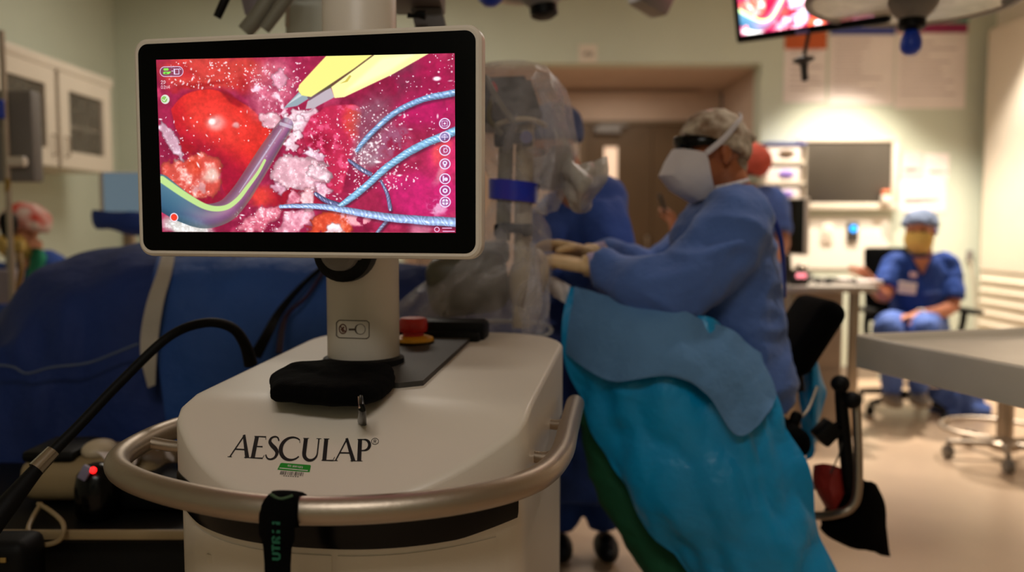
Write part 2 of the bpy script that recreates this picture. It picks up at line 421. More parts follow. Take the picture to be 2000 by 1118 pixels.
# double door with a lit glass slot, one leaf each
slotx0, slotx1 = 0.842, 0.968; slz0, slz1 = 1.2 + 60 / F_PX * YD, 1.2 + 153 / F_PX * YD
d = thing('door_1', (1.0, YD, 0), None, None); d['kind'] = 'structure'
b = NB(); dx0, dx1 = 0.66, 1.28
box(b, ((0.66 + slotx0) / 2, YD + .1, 1.06), (slotx0 - .66, .05, 2.11)); box(b, ((dx1 + slotx1) / 2, YD + .1, 1.06), (dx1 - slotx1, .05, 2.11))
box(b, ((slotx0 + slotx1) / 2, YD + .1, slz0 / 2 + .003), (slotx1 - slotx0, .05, slz0)); box(b, ((slotx0 + slotx1) / 2, YD + .1, (slz1 + 2.115) / 2), (slotx1 - slotx0, .05, 2.115 - slz1))
obj('door_leaf', b, M_BROWN, d, False)
b = NB(); box(b, (1.59, YD + .1, 1.06), (.61, .05, 2.11)); obj('door_leaf', b, M_BROWN, d, False)
b = NB(); box(b, (.64, YD + .1, 1.065), (.05, .09, 2.13), bev=.006); box(b, (1.26, YD + .1, 2.132), (1.28, .09, .03)); obj('door_frame', b, mat('door_frame', (112, 92, 68), .5, var=.04), d, False)
b = NB(); box(b, ((slotx0 + slotx1) / 2, YD + .1, (slz0 + slz1) / 2), (slotx1 - slotx0, .012, slz1 - slz0)); obj('vision_panel', b, mat('lit_glass', (250, 226, 200), .2, emit=(255, 214, 180), estr=.55, var=.02), d, False, 'lit glass slot')
b = NB(); box(b, (.87, YD + .045, 2.06), (.24, .05, .06), bev=.01); box(b, (.92, YD + .03, 2.10), (.26, .02, .02), bev=.004); obj('door_closer', b, M_GREYP, d)
b = NB(); box(b, (1.24, YD + .05, 1.02), (.02, .05, .16), bev=.006); obj('door_handle', b, M_STEEL, d)
for nm, bx, sz in (('baseboard_back', ((OX1 + XR) / 2, YB - .008, .05), (XR - OX1, .016, .1)), ('baseboard_left', (XL + .008, (YF + YB) / 2, .05), (.016, YB - YF, .1))):
    b = NB(); box(b, bx, sz); struct(nm, b, mat('grey_skirting', (150, 140, 126), .5, var=.03))

# ---------------------------------------------------------------- tall cabinet on the right wall, with louvres
t = thing('tall_cabinet', (XR - .05, 5.6, 0), 'white tall cabinet with louvred lower panels on the right wall', 'cabinet')
cx = XR - .11
b = NB(); box(b, (cx + .05, 5.3, 1.33), (.10, 2.4, 2.66)); obj('body', b, M_CAB, t, False)
for k in range(2):
    y0 = 6.48 - k * 1.2
    b = NB(); box(b, (cx - .01, y0 - .58, 1.75), (.022, 1.15, 1.78), bev=.005); dd = obj('door', b, M_CAB, t, False)
    b = NB(); tube(b, [(cx - .02, y0 - 1.08, 1.0), (cx - .055, y0 - 1.08, 1.02), (cx - .055, y0 - 1.08, 1.14), (cx - .02, y0 - 1.08, 1.16)], .007, 8); obj('handle', b, M_STEEL, dd)
    b = NB(); box(b, (cx - .004, y0 - .58, .46), (.01, 1.15, .76))
    for i in range(9): box(b, (cx - .016, y0 - .58, .13 + i * .083), (.03, 1.12, .012), Ry(-35))
    obj('louvre_panel', b, M_CAB, t, False)

# ---------------------------------------------------------------- wall cabinet on the left wall
t = thing('wall_cabinet', (XL + .18, 4.9, 1.5), 'white wall cabinet with two glass doors hung on left wall', 'cabinet')
fx = XL + .36; cz0, cz1, y0, y1 = 1.54, 2.10, 4.35, 5.72
b = NB(); box(b, (XL + .18, (y0 + y1) / 2, cz0 + .01), (.36, y1 - y0, .02)); box(b, (XL + .18, (y0 + y1) / 2, cz1 - .01), (.36, y1 - y0, .02))
box(b, (XL + .008, (y0 + y1) / 2, (cz0 + cz1) / 2), (.012, y1 - y0, cz1 - cz0))
for yy in (y0 + .01, (y0 + y1) / 2, y1 - .01): box(b, (XL + .18, yy, (cz0 + cz1) / 2), (.36, .02, cz1 - cz0))
obj('body', b, M_CAB, t, False)
b = NB(); box(b, (XL + .19, (y0 + y1) / 2, cz1 + .03), (.40, y1 - y0 + .03, .06), bev=.01); obj('cornice', b, M_CAB, t)
M_GLASS = mat('cabinet_glass', (120, 112, 100), .08, trans=.62, var=.02)
M_SHELFIN = mat('grey_interior', (96, 88, 78), .6, var=.05)
for k in range(2):
    a0 = y0 + .02 + k * (y1 - y0) / 2; a1 = a0 + (y1 - y0) / 2 - .04; w = .11
    b = NB()
    for yy in (a0 + w / 2, a1 - w / 2): box(b, (fx + .012, yy, (cz0 + cz1) / 2), (.022, w, cz1 - cz0))
    for zz in (cz0 + .05, cz1 - .05): box(b, (fx + .012, (a0 + a1) / 2, zz), (.022, a1 - a0 - 2 * w, .10))
    dd = obj('door', b, M_CAB, t, False)
    b = NB(); box(b, (fx + .006, (a0 + a1) / 2, (cz0 + cz1) / 2), (.005, a1 - a0 - 2 * w + .02, cz1 - cz0 - .16)); obj('pane', b, M_GLASS, dd, False)
    yy = a1 - .05 if k == 0 else a0 + .05
    b = NB(); tube(b, [(fx + .02, yy, 1.60), (fx + .05, yy, 1.61), (fx + .05, yy, 1.71), (fx + .02, yy, 1.72)], .006, 8); obj('handle', b, M_STEEL, dd)
b = NB(); box(b, (XL + .18, (y0 + y1) / 2, 1.80), (.33, y1 - y0 - .04, .018)); obj('shelf', b, M_CAB, t, False)
for i, (yy, zz, h, m_, lb) in enumerate(((5.42, 1.81, .10, M_SHELFIN, 'dark grey box on cabinet shelf behind the right glass door'), (5.22, 1.81, .05, M_PAPER, 'low white carton on cabinet shelf behind the right glass door'), (5.38, 1.562, .15, M_SHELFIN, 'grey box on cabinet floor behind the right glass door'), (4.80, 1.81, .07, M_PAPER, 'white carton on cabinet shelf behind the left glass door'))):
    b = NB(); box(b, (XL + .15, yy, zz + h / 2), (.18, .16, h), bev=.006); tag(obj('supply_box', b, m_), lb, 'box')

# ---------------------------------------------------------------- things on the back wall
def wall_sheet(name, px0, py0, px1, py1, m_, lab, cat, header=None, lines=0, th=.004, group=None):
    a = P(px0, py0, YB - .004); c = P(px1, py1, YB - .004)
    t = thing(name, ((a.x + c.x) / 2, YB, c.z), lab, cat, group)
    b = NB(); box(b, ((a.x + c.x) / 2, YB - th / 2 - .001, (a.z + c.z) / 2), (c.x - a.x, th, a.z - c.z)); obj('sheet', b, m_, t, False)
    if header:
        h = header[1]; b = NB(); box(b, ((a.x + c.x) / 2, YB - th - .002, a.z - h / 2), (c.x - a.x, .002, h)); obj('header_band', b, header[0], t, False)
    if lines:
        b = NB(); rnd = random.Random(px0)
        for i in range(lines):
            z = a.z - .14 - i * (a.z - c.z - .2) / lines; w = (c.x - a.x) * (.35 + .45 * rnd.random())
            box(b, (a.x + .04 + w / 2, YB - th - .0015, z), (w, .001, .012))
        obj('print', b, mat('faint_print', (190, 172, 170), .9, var=.03), t, False)
    return t
M_OR = mat('orange_print', (196, 92, 44), .8, var=.04); M_BL = mat('blue_print', (60, 70, 140), .8, var=.04); M_MG = mat('magenta_print', (140, 36, 80), .8, var=.04); M_TG = mat('green_print', (20, 140, 120), .8, var=.04)
wall_sheet('poster', 1533, 62, 1612, 200, M_PAPER, 'white wall poster with orange header, under the ceiling screen', 'poster', (M_OR, .13), 8)
wall_sheet('poster', 1622, 42, 1744, 205, M_PAPER, 'white wall poster with blue header strip', 'poster', (M_BL, .10), 9)
wall_sheet('poster', 1752, 46, 1884, 212, M_PAPER, 'white wall poster with magenta header strip', 'poster', (M_MG, .07), 9)
wall_sheet('notice', 1850, 22, 1892, 44, M_TG, 'small green strip notice above the magenta poster', 'notice')
wall_sheet('notice', 1758, 298, 1800, 345, M_PAPERP, 'pink notice sheet left of two above seated person', 'notice', None, 4, group='papers above the seated person')
wall_sheet('notice', 1806, 300, 1852, 352, M_PAPER, 'upper white notice sheet with curled corner above seated person', 'notice', None, 4, group='papers above the seated person')
wall_sheet('notice', 1757, 352, 1846, 414, M_PAPER, 'wide white notice sheet directly behind blue capped head', 'notice', None, 5, group='papers above the seated person')
t = wall_sheet('door_sign', 1130, 87, 1166, 122, mat('sign_plate', (225, 212, 196), .7, var=.02), 'small pale square sign on wall above the doorway', 'sign')
a = P(1139, 110, YB - .01); b = NB(); block_text(b, 'NEUC', lambda x, y: a + V((x * .026, 0, y * .034))); obj('lettering', b, mat('faded_print', (70, 62, 54), .8), t, False)
# dark wall screen in its white frame
a = P(1566, 279, YB); c = P(1734, 397, YB)
t = thing('wall_screen', ((a.x + c.x) / 2, YB, c.z), 'dark switched off wall screen in pale frame', 'screen')
b = NB(); box(b, ((a.x + c.x) / 2, YB - .03, (a.z + c.z) / 2), (c.x - a.x, .05, a.z - c.z), bev=.008); obj('panel', b, mat('dark_panel', (72, 66, 58), .32, var=.03), t)
b = NB()
for (x0, x1, z0, z1) in ((a.x - .035, c.x + .05, a.z, a.z + .03), (a.x - .035, c.x + .05, c.z - .05, c.z), (a.x - .035, a.x, c.z, a.z), (c.x, c.x + .05, c.z, a.z)):
    box(b, ((x0 + x1) / 2, YB - .032, (z0 + z1) / 2), (x1 - x0, .062, z1 - z0), bev=.006)
obj('frame', b, M_CAB, t)
# sharps / sanitiser box at the screen corner
p = P(1728, 382, YB - .06); t = thing('dispenser', (p.x, YB - .06, p.z - .05), 'small orange topped dispenser at lower right screen corner', 'dispenser')
b = NB(); box(b, (p.x, YB - .085, p.z + .02), (.06, .05, .04), bev=.01); obj('lid', b, mat('orange_plastic', (220, 120, 84), .5, var=.05), t)
b = NB(); box(b, (p.x, YB - .085, p.z - .03), (.07, .05, .06), bev=.008); obj('body', b, M_WHITE, t)
# intercom with blue light
p = P(1663, 453, YB); t = thing('intercom', (p.x, YB, p.z - .07), 'dark wall intercom with glowing blue round button', 'intercom')
b = NB(); box(b, (p.x, YB - .018, p.z), (.085, .036, .15), bev=.008); obj('plate', b, M_DGREY, t)
b = NB(); cyl(b, (p.x, YB - .034, p.z + .025), (p.x, YB - .042, p.z + .025), .026, 20); obj('button', b, mat('blue_glow', (30, 150, 230), .3, emit=(20, 150, 255), estr=2.2), t, True, 'glowing blue button')
p = P(1614, 456, YB); t = thing('wall_switch', (p.x, YB, p.z - .07), 'white wall switch plate left of the intercom', 'switch')
b = NB(); box(b, (p.x, YB - .014, p.z), (.085, .028, .15), bev=.005); obj('plate', b, M_WHITE, t)
b = NB(); box(b, (p.x, YB - .029, p.z), (.03, .008, .05), bev=.003); obj('rocker', b, M_CAB, t)
# wall rail panel around the desk
a = P(1470, 424, YB); c = P(1732, 545, YB)
b = NB(); box(b, ((a.x + c.x) / 2, YB - .006, (a.z + .86) / 2), (c.x - a.x, .012, a.z - .86), bev=.004); struct('trim_2', b, M_WALL_W)
# socket strip & cable on the right of the seated person
p = P(1892, 500, YB); t = thing('wall_socket', (p.x, YB, p.z - .04), 'small wall socket with hanging cable right of seated person', 'socket')
b = NB(); box(b, (p.x, YB - .01, p.z), (.05, .02, .09), bev=.005); obj('plate', b, M_GREYP, t)
b = NB(); tube(b, [(p.x, YB - .025, p.z - .03), (p.x + .03, YB - .03, p.z - .2), (p.x + .06, YB - .03, p.z - .5), (p.x + .02, YB - .03, p.z - .8)], .008, 8, n=5); obj('cable', b, M_CAB, t)

# glove dispensers: three boxes in a wall rack
rp = P(1524, 345, YB); t = thing('glove_rack', (rp.x, YB, rp.z - .3), 'white wall rack holding three glove boxes', 'rack')
b = NB(); zt = P(1524, 286, YB).z; zb = P(1524, 402, YB).z
box(b, (rp.x, YB - .006, (zt + zb) / 2), (.31, .012, zt - zb)); 
for zz in (zb, zb + .155, zb + .31): box(b, (rp.x, YB - .06, zz), (.31, .11, .008)); box(b, (rp.x, YB - .112, zz + .012), (.31, .006, .03))
for s in (-1, 1): box(b, (rp.x + s * .155, YB - .06, (zt + zb) / 2), (.006, .11, zt - zb))
obj('frame', b, M_CAB, t, False)
b = NB(); box(b, (rp.x, YB - .06, zt + .012), (.32, .12, .02), bev=.004); obj('top_strip', b, M_BL, t)
M_PURP = mat('purple_nitrile', (134, 108, 190), .6, var=.08, vscale=30)
for i, (m_, lab) in enumerate(((M_PURP, 'white glove box with purple gloves, bottom slot of rack'), (M_PURP, 'white glove box with purple gloves, middle slot of rack'), (M_BROWN, 'white glove box with empty brown opening, top slot of rack'))):
    z0 = zb + .006 + i * .155; t = thing('glove_box', (rp.x, YB - .06, z0), lab, 'box', 'glove boxes in the wall rack')
    b = NB(); box(b, (rp.x - .01, YB - .06, z0 + .062), (.25, .098, .122), bev=.004); obj('carton', b, M_PAPER, t, False)
    b = NB(); ell(b, (rp.x + .01, YB - .11, z0 + .075), (.062, .012, .03)); obj('opening', b, m_, t)

# ================================================================ what the operating screen shows, drawn as pixels
SW, SH = 1330, 780
def screen_pixels():
    rng = np.random.RandomState(3)
    Y, X = np.mgrid[0:SH, 0:SW].astype(np.float32)
    def vnoise(sc, seed, octv=4):
        r = np.random.RandomState(seed); out = np.zeros((SH, SW), np.float32); a = 1.0; tot = 0
        for o in range(octv):
            n = int(sc * 2 ** o) + 2
            g = r.rand(n + 2, int(n * SW / SH) + 3).astype(np.float32)
            fy = Y / SH * n; fx = X / SH * n
            iy = fy.astype(int); ix = np.minimum(fx.astype(int), g.shape[1] - 2); ty = fy - iy; tx = fx - ix
            ty = ty * ty * (3 - 2 * ty); tx = tx * tx * (3 - 2 * tx)
            out += a * ((g[iy, ix] * (1 - tx) + g[iy, ix + 1] * tx) * (1 - ty) + (g[iy + 1, ix] * (1 - tx) + g[iy + 1, ix + 1] * tx) * ty)
            tot += a; a *= .55
        return out / tot
    N1, N2, N3, N4 = vnoise(4, 1), vnoise(9, 2), vnoise(26, 3), vnoise(60, 4, 2)
    wx = (N2 - .5) * 50; wy = (vnoise(9, 8) - .5) * 50
    I = np.zeros((SH, SW, 3), np.float32)
    # u, v: coordinates of the drawing (x -> x-128, y -> y-185)
    def mix(c, a):
        a = np.clip(a, 0, 1)[..., None]; I[:] = I * (1 - a) + np.array(c, np.float32) * a
    def ss(x, a, b_):
        t = np.clip((x - a) / (b_ - a), 0, 1); return t * t * (3 - 2 * t)
    def ellm(cx, cy, rx, ry, rot=0, soft=.25, warp=1.0):
        x = X + wx * warp - (cx - 128); y = Y + wy * warp - (cy - 185); r = math.radians(rot)
        a = x * math.cos(r) + y * math.sin(r); b_ = -x * math.sin(r) + y * math.cos(r)
        return 1 - ss(np.sqrt((a / rx) ** 2 + (b_ / ry) ** 2), 1 - soft, 1 + soft)
    def inside(pts, warp=0.0):
        x = X + wx * warp; y = Y + wy * warp; m = np.zeros((SH, SW), bool); n = len(pts)
        for i in range(n):
            x0, y0 = pts[i][0] - 128, pts[i][1] - 185; x1, y1 = pts[(i + 1) % n][0] - 128, pts[(i + 1) % n][1] - 185
            if y0 == y1: continue
            c = ((y0 > y) != (y1 > y)) & (x < (x1 - x0) * (y - y0) / (y1 - y0) + x0); m ^= c
        return m.astype(np.float32)
    def blur(m, k):
        for ax in (0, 1):
            c = np.cumsum(np.pad(m, [(k + 1, k) if a == ax else (0, 0) for a in (0, 1)], mode='edge'), axis=ax)
            m = (c[2 * k + 1:] - c[:-2 * k - 1]) / (2 * k + 1) if ax == 0 else (c[:, 2 * k + 1:] - c[:, :-2 * k - 1]) / (2 * k + 1)
        return m
    def dseg(pts, ws, warp=0.0):
        """signed closeness to a polyline (1 at the axis, 0 at the edge) and the signed side offset"""
        x = X + wx * warp; y = Y + wy * warp; best = np.full((SH, SW), -9, np.float32); side = np.zeros((SH, SW), np.float32); along = np.zeros((SH, SW), np.float32); acc = 0
        for (p0, p1, w0, w1) in zip(pts, pts[1:], ws, ws[1:]):
            ax, ay, bx_, by_ = p0[0] - 128, p0[1] - 185, p1[0] - 128, p1[1] - 185
            dx, dy = bx_ - ax, by_ - ay; l2 = dx * dx + dy * dy; l = math.sqrt(l2)
            t = np.clip(((x - ax) * dx + (y - ay) * dy) / l2, 0, 1)
            d = np.hypot(x - ax - t * dx, y - ay - t * dy); w = (w0 + (w1 - w0) * t) / 2
            k = 1 - d / w; up = k > best
            best = np.where(up, k, best); side = np.where(up, ((x - ax) * dy - (y - ay) * dx) / l / w, side); along = np.where(up, acc + t * l, along); acc += l
        return best, side, along
    def sp(pts, n=8): return [(p.x, p.y) for p in spline([(a, b_, 0) for a, b_ in pts], n)]
    mix((.60, .10, .25), 1)
    mix((.50, .06, .20), ss(N1, .5, .7)); mix((.78, .22, .38), ss(N2, .55, .75) * .6)
    mix((.76, .10, .38), ellm(1330, 800, 170, 110, 0, .4)); mix((.62, .06, .26), ellm(1340, 290, 150, 90, 0, .5)); mix((.68, .07, .32), ellm(1350, 440, 130, 70, 0, .5))
    mix((.80, .14, .36), ellm(1420, 640, 80, 90, 0, .5)); mix((.92, .30, .28), ellm(1400, 600, 35, 55, 20, .6) * .7)
    # upper left red mass and the large smooth organ
    mix((.80, .22, .20), ellm(400, 245, 260, 85, 0, .3)); mix((.62, .08, .10), ellm(330, 300, 130, 14, -4, .6) * .8); mix((.66, .08, .12), ellm(560, 300, 60, 40, 0, .5) * .7); mix((.70, .10, .14), ellm(260, 240, 60, 25, 20, .6) * .6)
    org = blur(inside(sp([(190, 405), (255, 345), (380, 322), (520, 378), (600, 440), (658, 515), (610, 600), (540, 700), (440, 790), (395, 650), (320, 590), (225, 520), (190, 405)], 6), .22), 3)
    mix((.45, .03, .10), blur(org, 16) * .75)
    mix((.84, .15, .13), org); mix((.90, .21, .18), org * ellm(380, 470, 150, 90, 10, .8)); mix((.60, .04, .16), org * ss(Y - .55 * X, 160, 330)); mix((.72, .07, .12), org * ellm(200, 430, 60, 90, 0, .7) * .7)
    mix((.97, .62, .60), org * ellm(400, 472, 40, 30, 0, .6, .4)); mix((1, .96, .95), org * ellm(384, 465, 17, 13, 0, .5, .2)); mix((.95, .62, .62), org * ellm(488, 480, 15, 12, 0, .6, .4)); mix((.52, .05, .1), ellm(480, 362, 60, 14, 35, .5, .4) * .8)
    wx3 = (N3 - .5) * 60 + (N4 - .5) * 14; wy3 = (vnoise(26, 13) - .5) * 60
    def inside2(pts):
        x = X + wx3 + wx * .3; y = Y + wy3 + wy * .3; m = np.zeros((SH, SW), bool); n = len(pts)
        for i in range(n):
            x0, y0 = pts[i][0] - 128, pts[i][1] - 185; x1, y1 = pts[(i + 1) % n][0] - 128, pts[(i + 1) % n][1] - 185
            if y0 == y1: continue
            m ^= ((y0 > y) != (y1 > y)) & (x < (x1 - x0) * (y - y0) / (y1 - y0) + x0)
        return m.astype(np.float32)
    def lobe(pts, col, hi, r=12, warp=.12, mott=None):
        m = inside2(sp(pts + [pts[0]], 5)); e = blur(m, r); m = blur(m, 3)
        mix((.48, .05, .15), blur(m, r) * .35)
        k = np.clip((e - .45) * 1.9, 0, 1)
        c = np.array(col, np.float32)[None, None] * (.66 + .34 * k[..., None]); h = (k * ss(N3 * .6 + N4 * .2 + (N2 - .5) * .4, .32, .66))[..., None]
        c = c * (1 - h) + np.array(hi, np.float32)[None, None] * h
        if mott: q_ = ss(N2, .5, .62)[..., None]; c = c * (1 - q_) + np.array(mott, np.float32)[None, None] * q_ * (.7 + .3 * k[..., None])
        I[:] = I * (1 - m[..., None]) + c * m[..., None]
    # dark granular upper right
    mix((.46, .12, .24), ellm(1150, 300, 150, 110, 0, .5) * ss(N2, .38, .62) * .9); mix((.40, .16, .24), ellm(1240, 230, 60, 40, 0, .6) * .6)
    # mottled and pale tissue on the left
    mix((.55, .05, .16), ellm(300, 810, 150, 45, 0, .5)); mix((.62, .06, .12), ellm(260, 580, 60, 40, 30, .6))
    lobe([(134, 660), (190, 640), (260, 622), (330, 600), (392, 626), (416, 672), (408, 750), (378, 806), (300, 806), (220, 795), (140, 735)], (.84, .28, .24), (.97, .80, .76), 16, .2, (.80, .52, .52)); mix((.98, .92, .86), ellm(362, 700, 34, 40, 0, .5) * .75); mix((.82, .20, .12), ellm(285, 665, 30, 36, 0, .5) * .8)
    lobe([(132, 455), (170, 475), (205, 520), (240, 600), (236, 642), (196, 606), (150, 545), (132, 530)], (.80, .60, .68), (.94, .84, .90), 9, .2)
    # pale membranes round the middle
    mix((.84, .42, .52), ellm(655, 320, 95, 130, 20, .4) * (.35 + .8 * N3)); mix((.96, .84, .90), ellm(640, 380, 150, 16, 38, .6) * ss(N3, .44, .62)); mix((.95, .78, .86), ellm(610, 300, 18, 90, 25, .6) * ss(N3, .42, .62)); mix((.95, .80, .86), ellm(690, 360, 14, 80, -18, .6) * ss(N3, .40, .6))
    lobe([(655, 275), (685, 245), (722, 255), (728, 300), (700, 325), (664, 312)], (.90, .58, .68), (.97, .82, .88), 10); lobe([(600, 455), (640, 425), (690, 440), (690, 485), (640, 500), (610, 490)], (.92, .66, .72), (.99, .90, .92), 9)
    for a_ in ([(715, 450), (770, 420), (830, 400), (850, 418), (800, 450), (740, 478)], [(745, 470), (800, 440), (842, 450), (838, 490), (780, 520), (745, 510)], [(730, 520), (790, 505), (800, 545), (770, 590), (720, 600)], [(800, 425), (850, 415), (870, 440), (850, 470), (815, 460)]): lobe(a_, (.92, .74, .80), (1, .95, .97), 7)
    lobe([(765, 545), (800, 535), (815, 570), (790, 605), (760, 590)], (.66, .10, .24), (.80, .30, .42), 9)
    # granular red flap, grey mesh patch
    fl = blur(inside(sp([(830, 445), (930, 400), (1050, 412), (1045, 540), (1000, 640), (960, 790), (900, 740), (850, 620), (800, 540), (830, 445)], 5), .4), 4)
    mix((.45, .04, .14), blur(fl, 14) * .5); mix((.76, .13, .28), fl); mix((.88, .24, .22), fl * ellm(1030, 460, 45, 80, 0, .6)); mix((.58, .05, .18), ellm(880, 560, 60, 40, 0, .6) * fl); mix((.86, .30, .46), fl * ss(N3, .52, .68) * .8)
    mix((.52, .30, .38), ellm(1110, 470, 80, 110, 10, .5) * (.35 + .9 * N3)); mix((.58, .42, .48), ellm(1085, 610, 75, 70, 0, .4) * (.35 + .9 * N3)); mix((.56, .28, .40), ellm(1200, 560, 90, 60, -20, .5) * ss(N3, .4, .65))
    # pale fat in the middle and pink lobes at the bottom
    mix((.60, .05, .14), ellm(740, 810, 130, 50, 0, .5)); mix((.84, .20, .18), ellm(600, 800, 60, 40, 0, .6))
    lobe([(810, 590), (840, 580), (885, 610), (892, 645), (850, 640), (820, 620)], (.90, .68, .78), (.98, .90, .95), 7)
    lobe([(683, 629), (770, 612), (849, 632), (920, 684), (910, 736), (866, 752), (848, 782), (784, 782), (719, 768), (669, 738), (636, 686)], (.88, .64, .70), (.98, .86, .89), 22, .1); lobe([(830, 650), (880, 665), (918, 700), (900, 730), (850, 722), (820, 690)], (.92, .72, .78), (1, .92, .94), 12); lobe([(660, 730), (720, 762), (690, 788), (640, 770)], (.84, .56, .66), (.95, .80, .86), 8)
    lobe([(850, 750), (905, 745), (912, 790), (870, 800)], (.90, .62, .72), (.98, .84, .88), 9)
    lobe([(470, 962), (540, 905), (590, 860), (680, 832), (700, 868), (650, 905), (600, 962)], (.84, .36, .46), (.95, .66, .72), 14); lobe([(640, 970), (720, 885), (800, 850), (850, 868), (830, 920), (760, 968)], (.88, .50, .60), (.96, .74, .80), 14); lobe([(700, 830), (750, 785), (790, 790), (790, 825), (730, 850)], (.84, .40, .50), (.95, .70, .76), 9)
    lobe([(786, 770), (836, 768), (852, 850), (800, 865)], (.90, .62, .66), (.97, .80, .82), 9)
    lobe([(800, 968), (850, 890), (930, 860), (1000, 900), (1000, 968)], (.86, .26, .16), (.95, .48, .36), 14); lobe([(895, 968), (900, 930), (950, 925), (975, 968)], (.95, .80, .84), (1, .95, .96), 8); mix((.93, .62, .66), ellm(1020, 905, 80, 20, 10, .5) * ss(N3, .42, .6))
    mix((.86, .56, .72), ellm(1385, 850, 40, 45, 0, .5) * ss(N3, .42, .6)); mix((.86, .50, .62), ellm(1310, 945, 50, 25, 0, .5) * .7); mix((.90, .60, .64), ellm(1400, 690, 14, 60, 30, .6) * .6)
    mix((.86, .84, .82), ellm(250, 945, 110, 45, 10, .35)); mix((1, 1, 1), ellm(250, 950, 100, 40, 10, .4) * ss(N4, .5, .7) * .8)
    I[:] *= (.93 + .14 * N4)[..., None]; I[:] *= (.84 + .32 * N3)[..., None]
    # specular glints
    def glints(n, x0, x1, y0, y1, smin=1.6, smax=4.6, lng=.12):
        for _ in range(n):
            cx, cy = rng.uniform(x0, x1) - 128, rng.uniform(y0, y1) - 185
            s = rng.uniform(smin, smax); e = rng.uniform(.7, 1.2) if rng.rand() > lng else rng.uniform(1.6, 3); r = rng.uniform(0, PI)
            w = int(s * max(e, 1) * 2 + 3); i0, i1, j0, j1 = max(0, int(cy) - w), min(SH, int(cy) + w), max(0, int(cx) - w), min(SW, int(cx) + w)
            if i0 >= i1 or j0 >= j1: continue
            xx = X[i0:i1, j0:j1] - cx; yy = Y[i0:i1, j0:j1] - cy
            a_ = (xx * math.cos(r) + yy * math.sin(r)) / (s * e); b_ = (-xx * math.sin(r) + yy * math.cos(r)) / s
            k = np.clip(1.4 - np.hypot(a_, b_), 0, 1)[..., None] * rng.uniform(.6, 1)
            I[i0:i1, j0:j1] = I[i0:i1, j0:j1] * (1 - k) + np.array((1, .93, .95), np.float32) * k
    for a_ in ((120, 180, 600, 195, 320), (50, 560, 800, 200, 330), (14, 240, 560, 400, 560), (36, 130, 420, 520, 780), (150, 840, 1050, 430, 820), (190, 1020, 1250, 400, 780), (70, 1080, 1460, 180, 380), (60, 620, 860, 400, 620), (80, 470, 760, 850, 965), (60, 640, 900, 640, 780), (40, 1150, 1300, 640, 760), (30, 1200, 1440, 420, 600)): glints(*a_)
    glints(45, 560, 820, 230, 420, 1.5, 4, .6); glints(22, 130, 300, 440, 640, 1.5, 4, .5); mix((1, .95, .97), ellm(1383, 291, 16, 9, 0, .5, .1)); mix((1, 1, 1), ellm(1383, 291, 9, 5, 0, .6, .1)); glints(40, 1030, 1130, 560, 660, 3, 7, .2)
    # blue sutures
    def thread(pts, ws, col=(.50, .66, .84), dark=.5):
        q = sp(pts, 8); w2 = np.interp(np.linspace(0, 1, len(q)), np.linspace(0, 1, len(ws)), ws)
        k, s, al = dseg(q, w2, .12); m = ss(k, -.02, .18)
        mix((.16, .05, .14), ss(dseg([(a_ + 4, b_ + 9) for a_, b_ in q], w2 * 1.1)[0], -.2, .5) * .45)
        tw = .5 + .5 * np.sin(al * .30 + s * 4.0 + N3 * 14); sh = np.clip(1.08 - .50 * np.abs(s + .2), .4, 1.1) * (.86 + .24 * tw)
        c = np.array(col, np.float32)[None, None] * sh[..., None] * 1.15; mm = m[..., None]; I[:] = I * (1 - mm) + np.clip(c, 0, 1) * mm
        mix((.95, .98, 1), m * ss(tw * (1 - np.abs(s + .2)) * (.4 + N4), .58, .9) * .9)
    thread([(1000, 640), (1045, 672), (1092, 702)], [14, 20, 22], (.40, .42, .58)); thread([(1140, 735), (1165, 790), (1178, 860)], [12, 17, 20], (.42, .44, .60)); thread([(1170, 905), (1140, 940), (1118, 970)], [18, 18, 16], (.46, .48, .62)); thread([(850, 790), (895, 820), (952, 840)], [18, 24, 24], (.36, .38, .55))
    thread([(1470, 352), (1330, 378), (1220, 425), (1130, 492), (1065, 560), (1035, 598)], [34, 30, 28, 26, 24, 16], (.48, .62, .80)); thread([(1475, 512), (1320, 578), (1190, 655), (1080, 752), (1000, 815), (962, 842)], [40, 38, 36, 34, 30, 24], (.50, .70, .86)); thread([(690, 846), (850, 845), (1000, 868), (1180, 898), (1470, 920)], [18, 28, 34, 40, 46], (.60, .70, .90))
    # suction tube: grey-violet shaft bending into a broad teal elbow, with a green stripe
    q = sp([(722, 482), (650, 580), (560, 715), (500, 800), (430, 868), (330, 890), (230, 850), (120, 780)], 8)
    k, s, al = dseg(q, np.interp(np.linspace(0, 1, len(q)), (0, .25, .5, .62, .75, 1), (70, 92, 104, 112, 124, 165)))
    m = ss(k, 0, .06); tt = ss(al, 420, 760)
    c0 = np.stack([.56 + .11 * np.cos(s * 5), .45 + .11 * np.cos(s * 5 + .4), .54 + .11 * np.cos(s * 4)], -1); c1 = np.stack([.22 - .10 * s, .40 - .10 * s, .50 - .08 * s], -1)
    c = c0 * (1 - tt[..., None]) + c1 * tt[..., None]; c = c * (1 - .25 * np.clip(np.abs(s) - .6, 0, 1)[..., None] * 2)
    I[:] = I * (1 - m[..., None] * (.76 + .2 * tt[..., None])) + np.clip(c, 0, 1) * m[..., None] * (.76 + .2 * tt[..., None])
    q2 = sp([(622, 636), (590, 690), (540, 755), (490, 815), (430, 852), (350, 850), (250, 800), (135, 725)], 8)
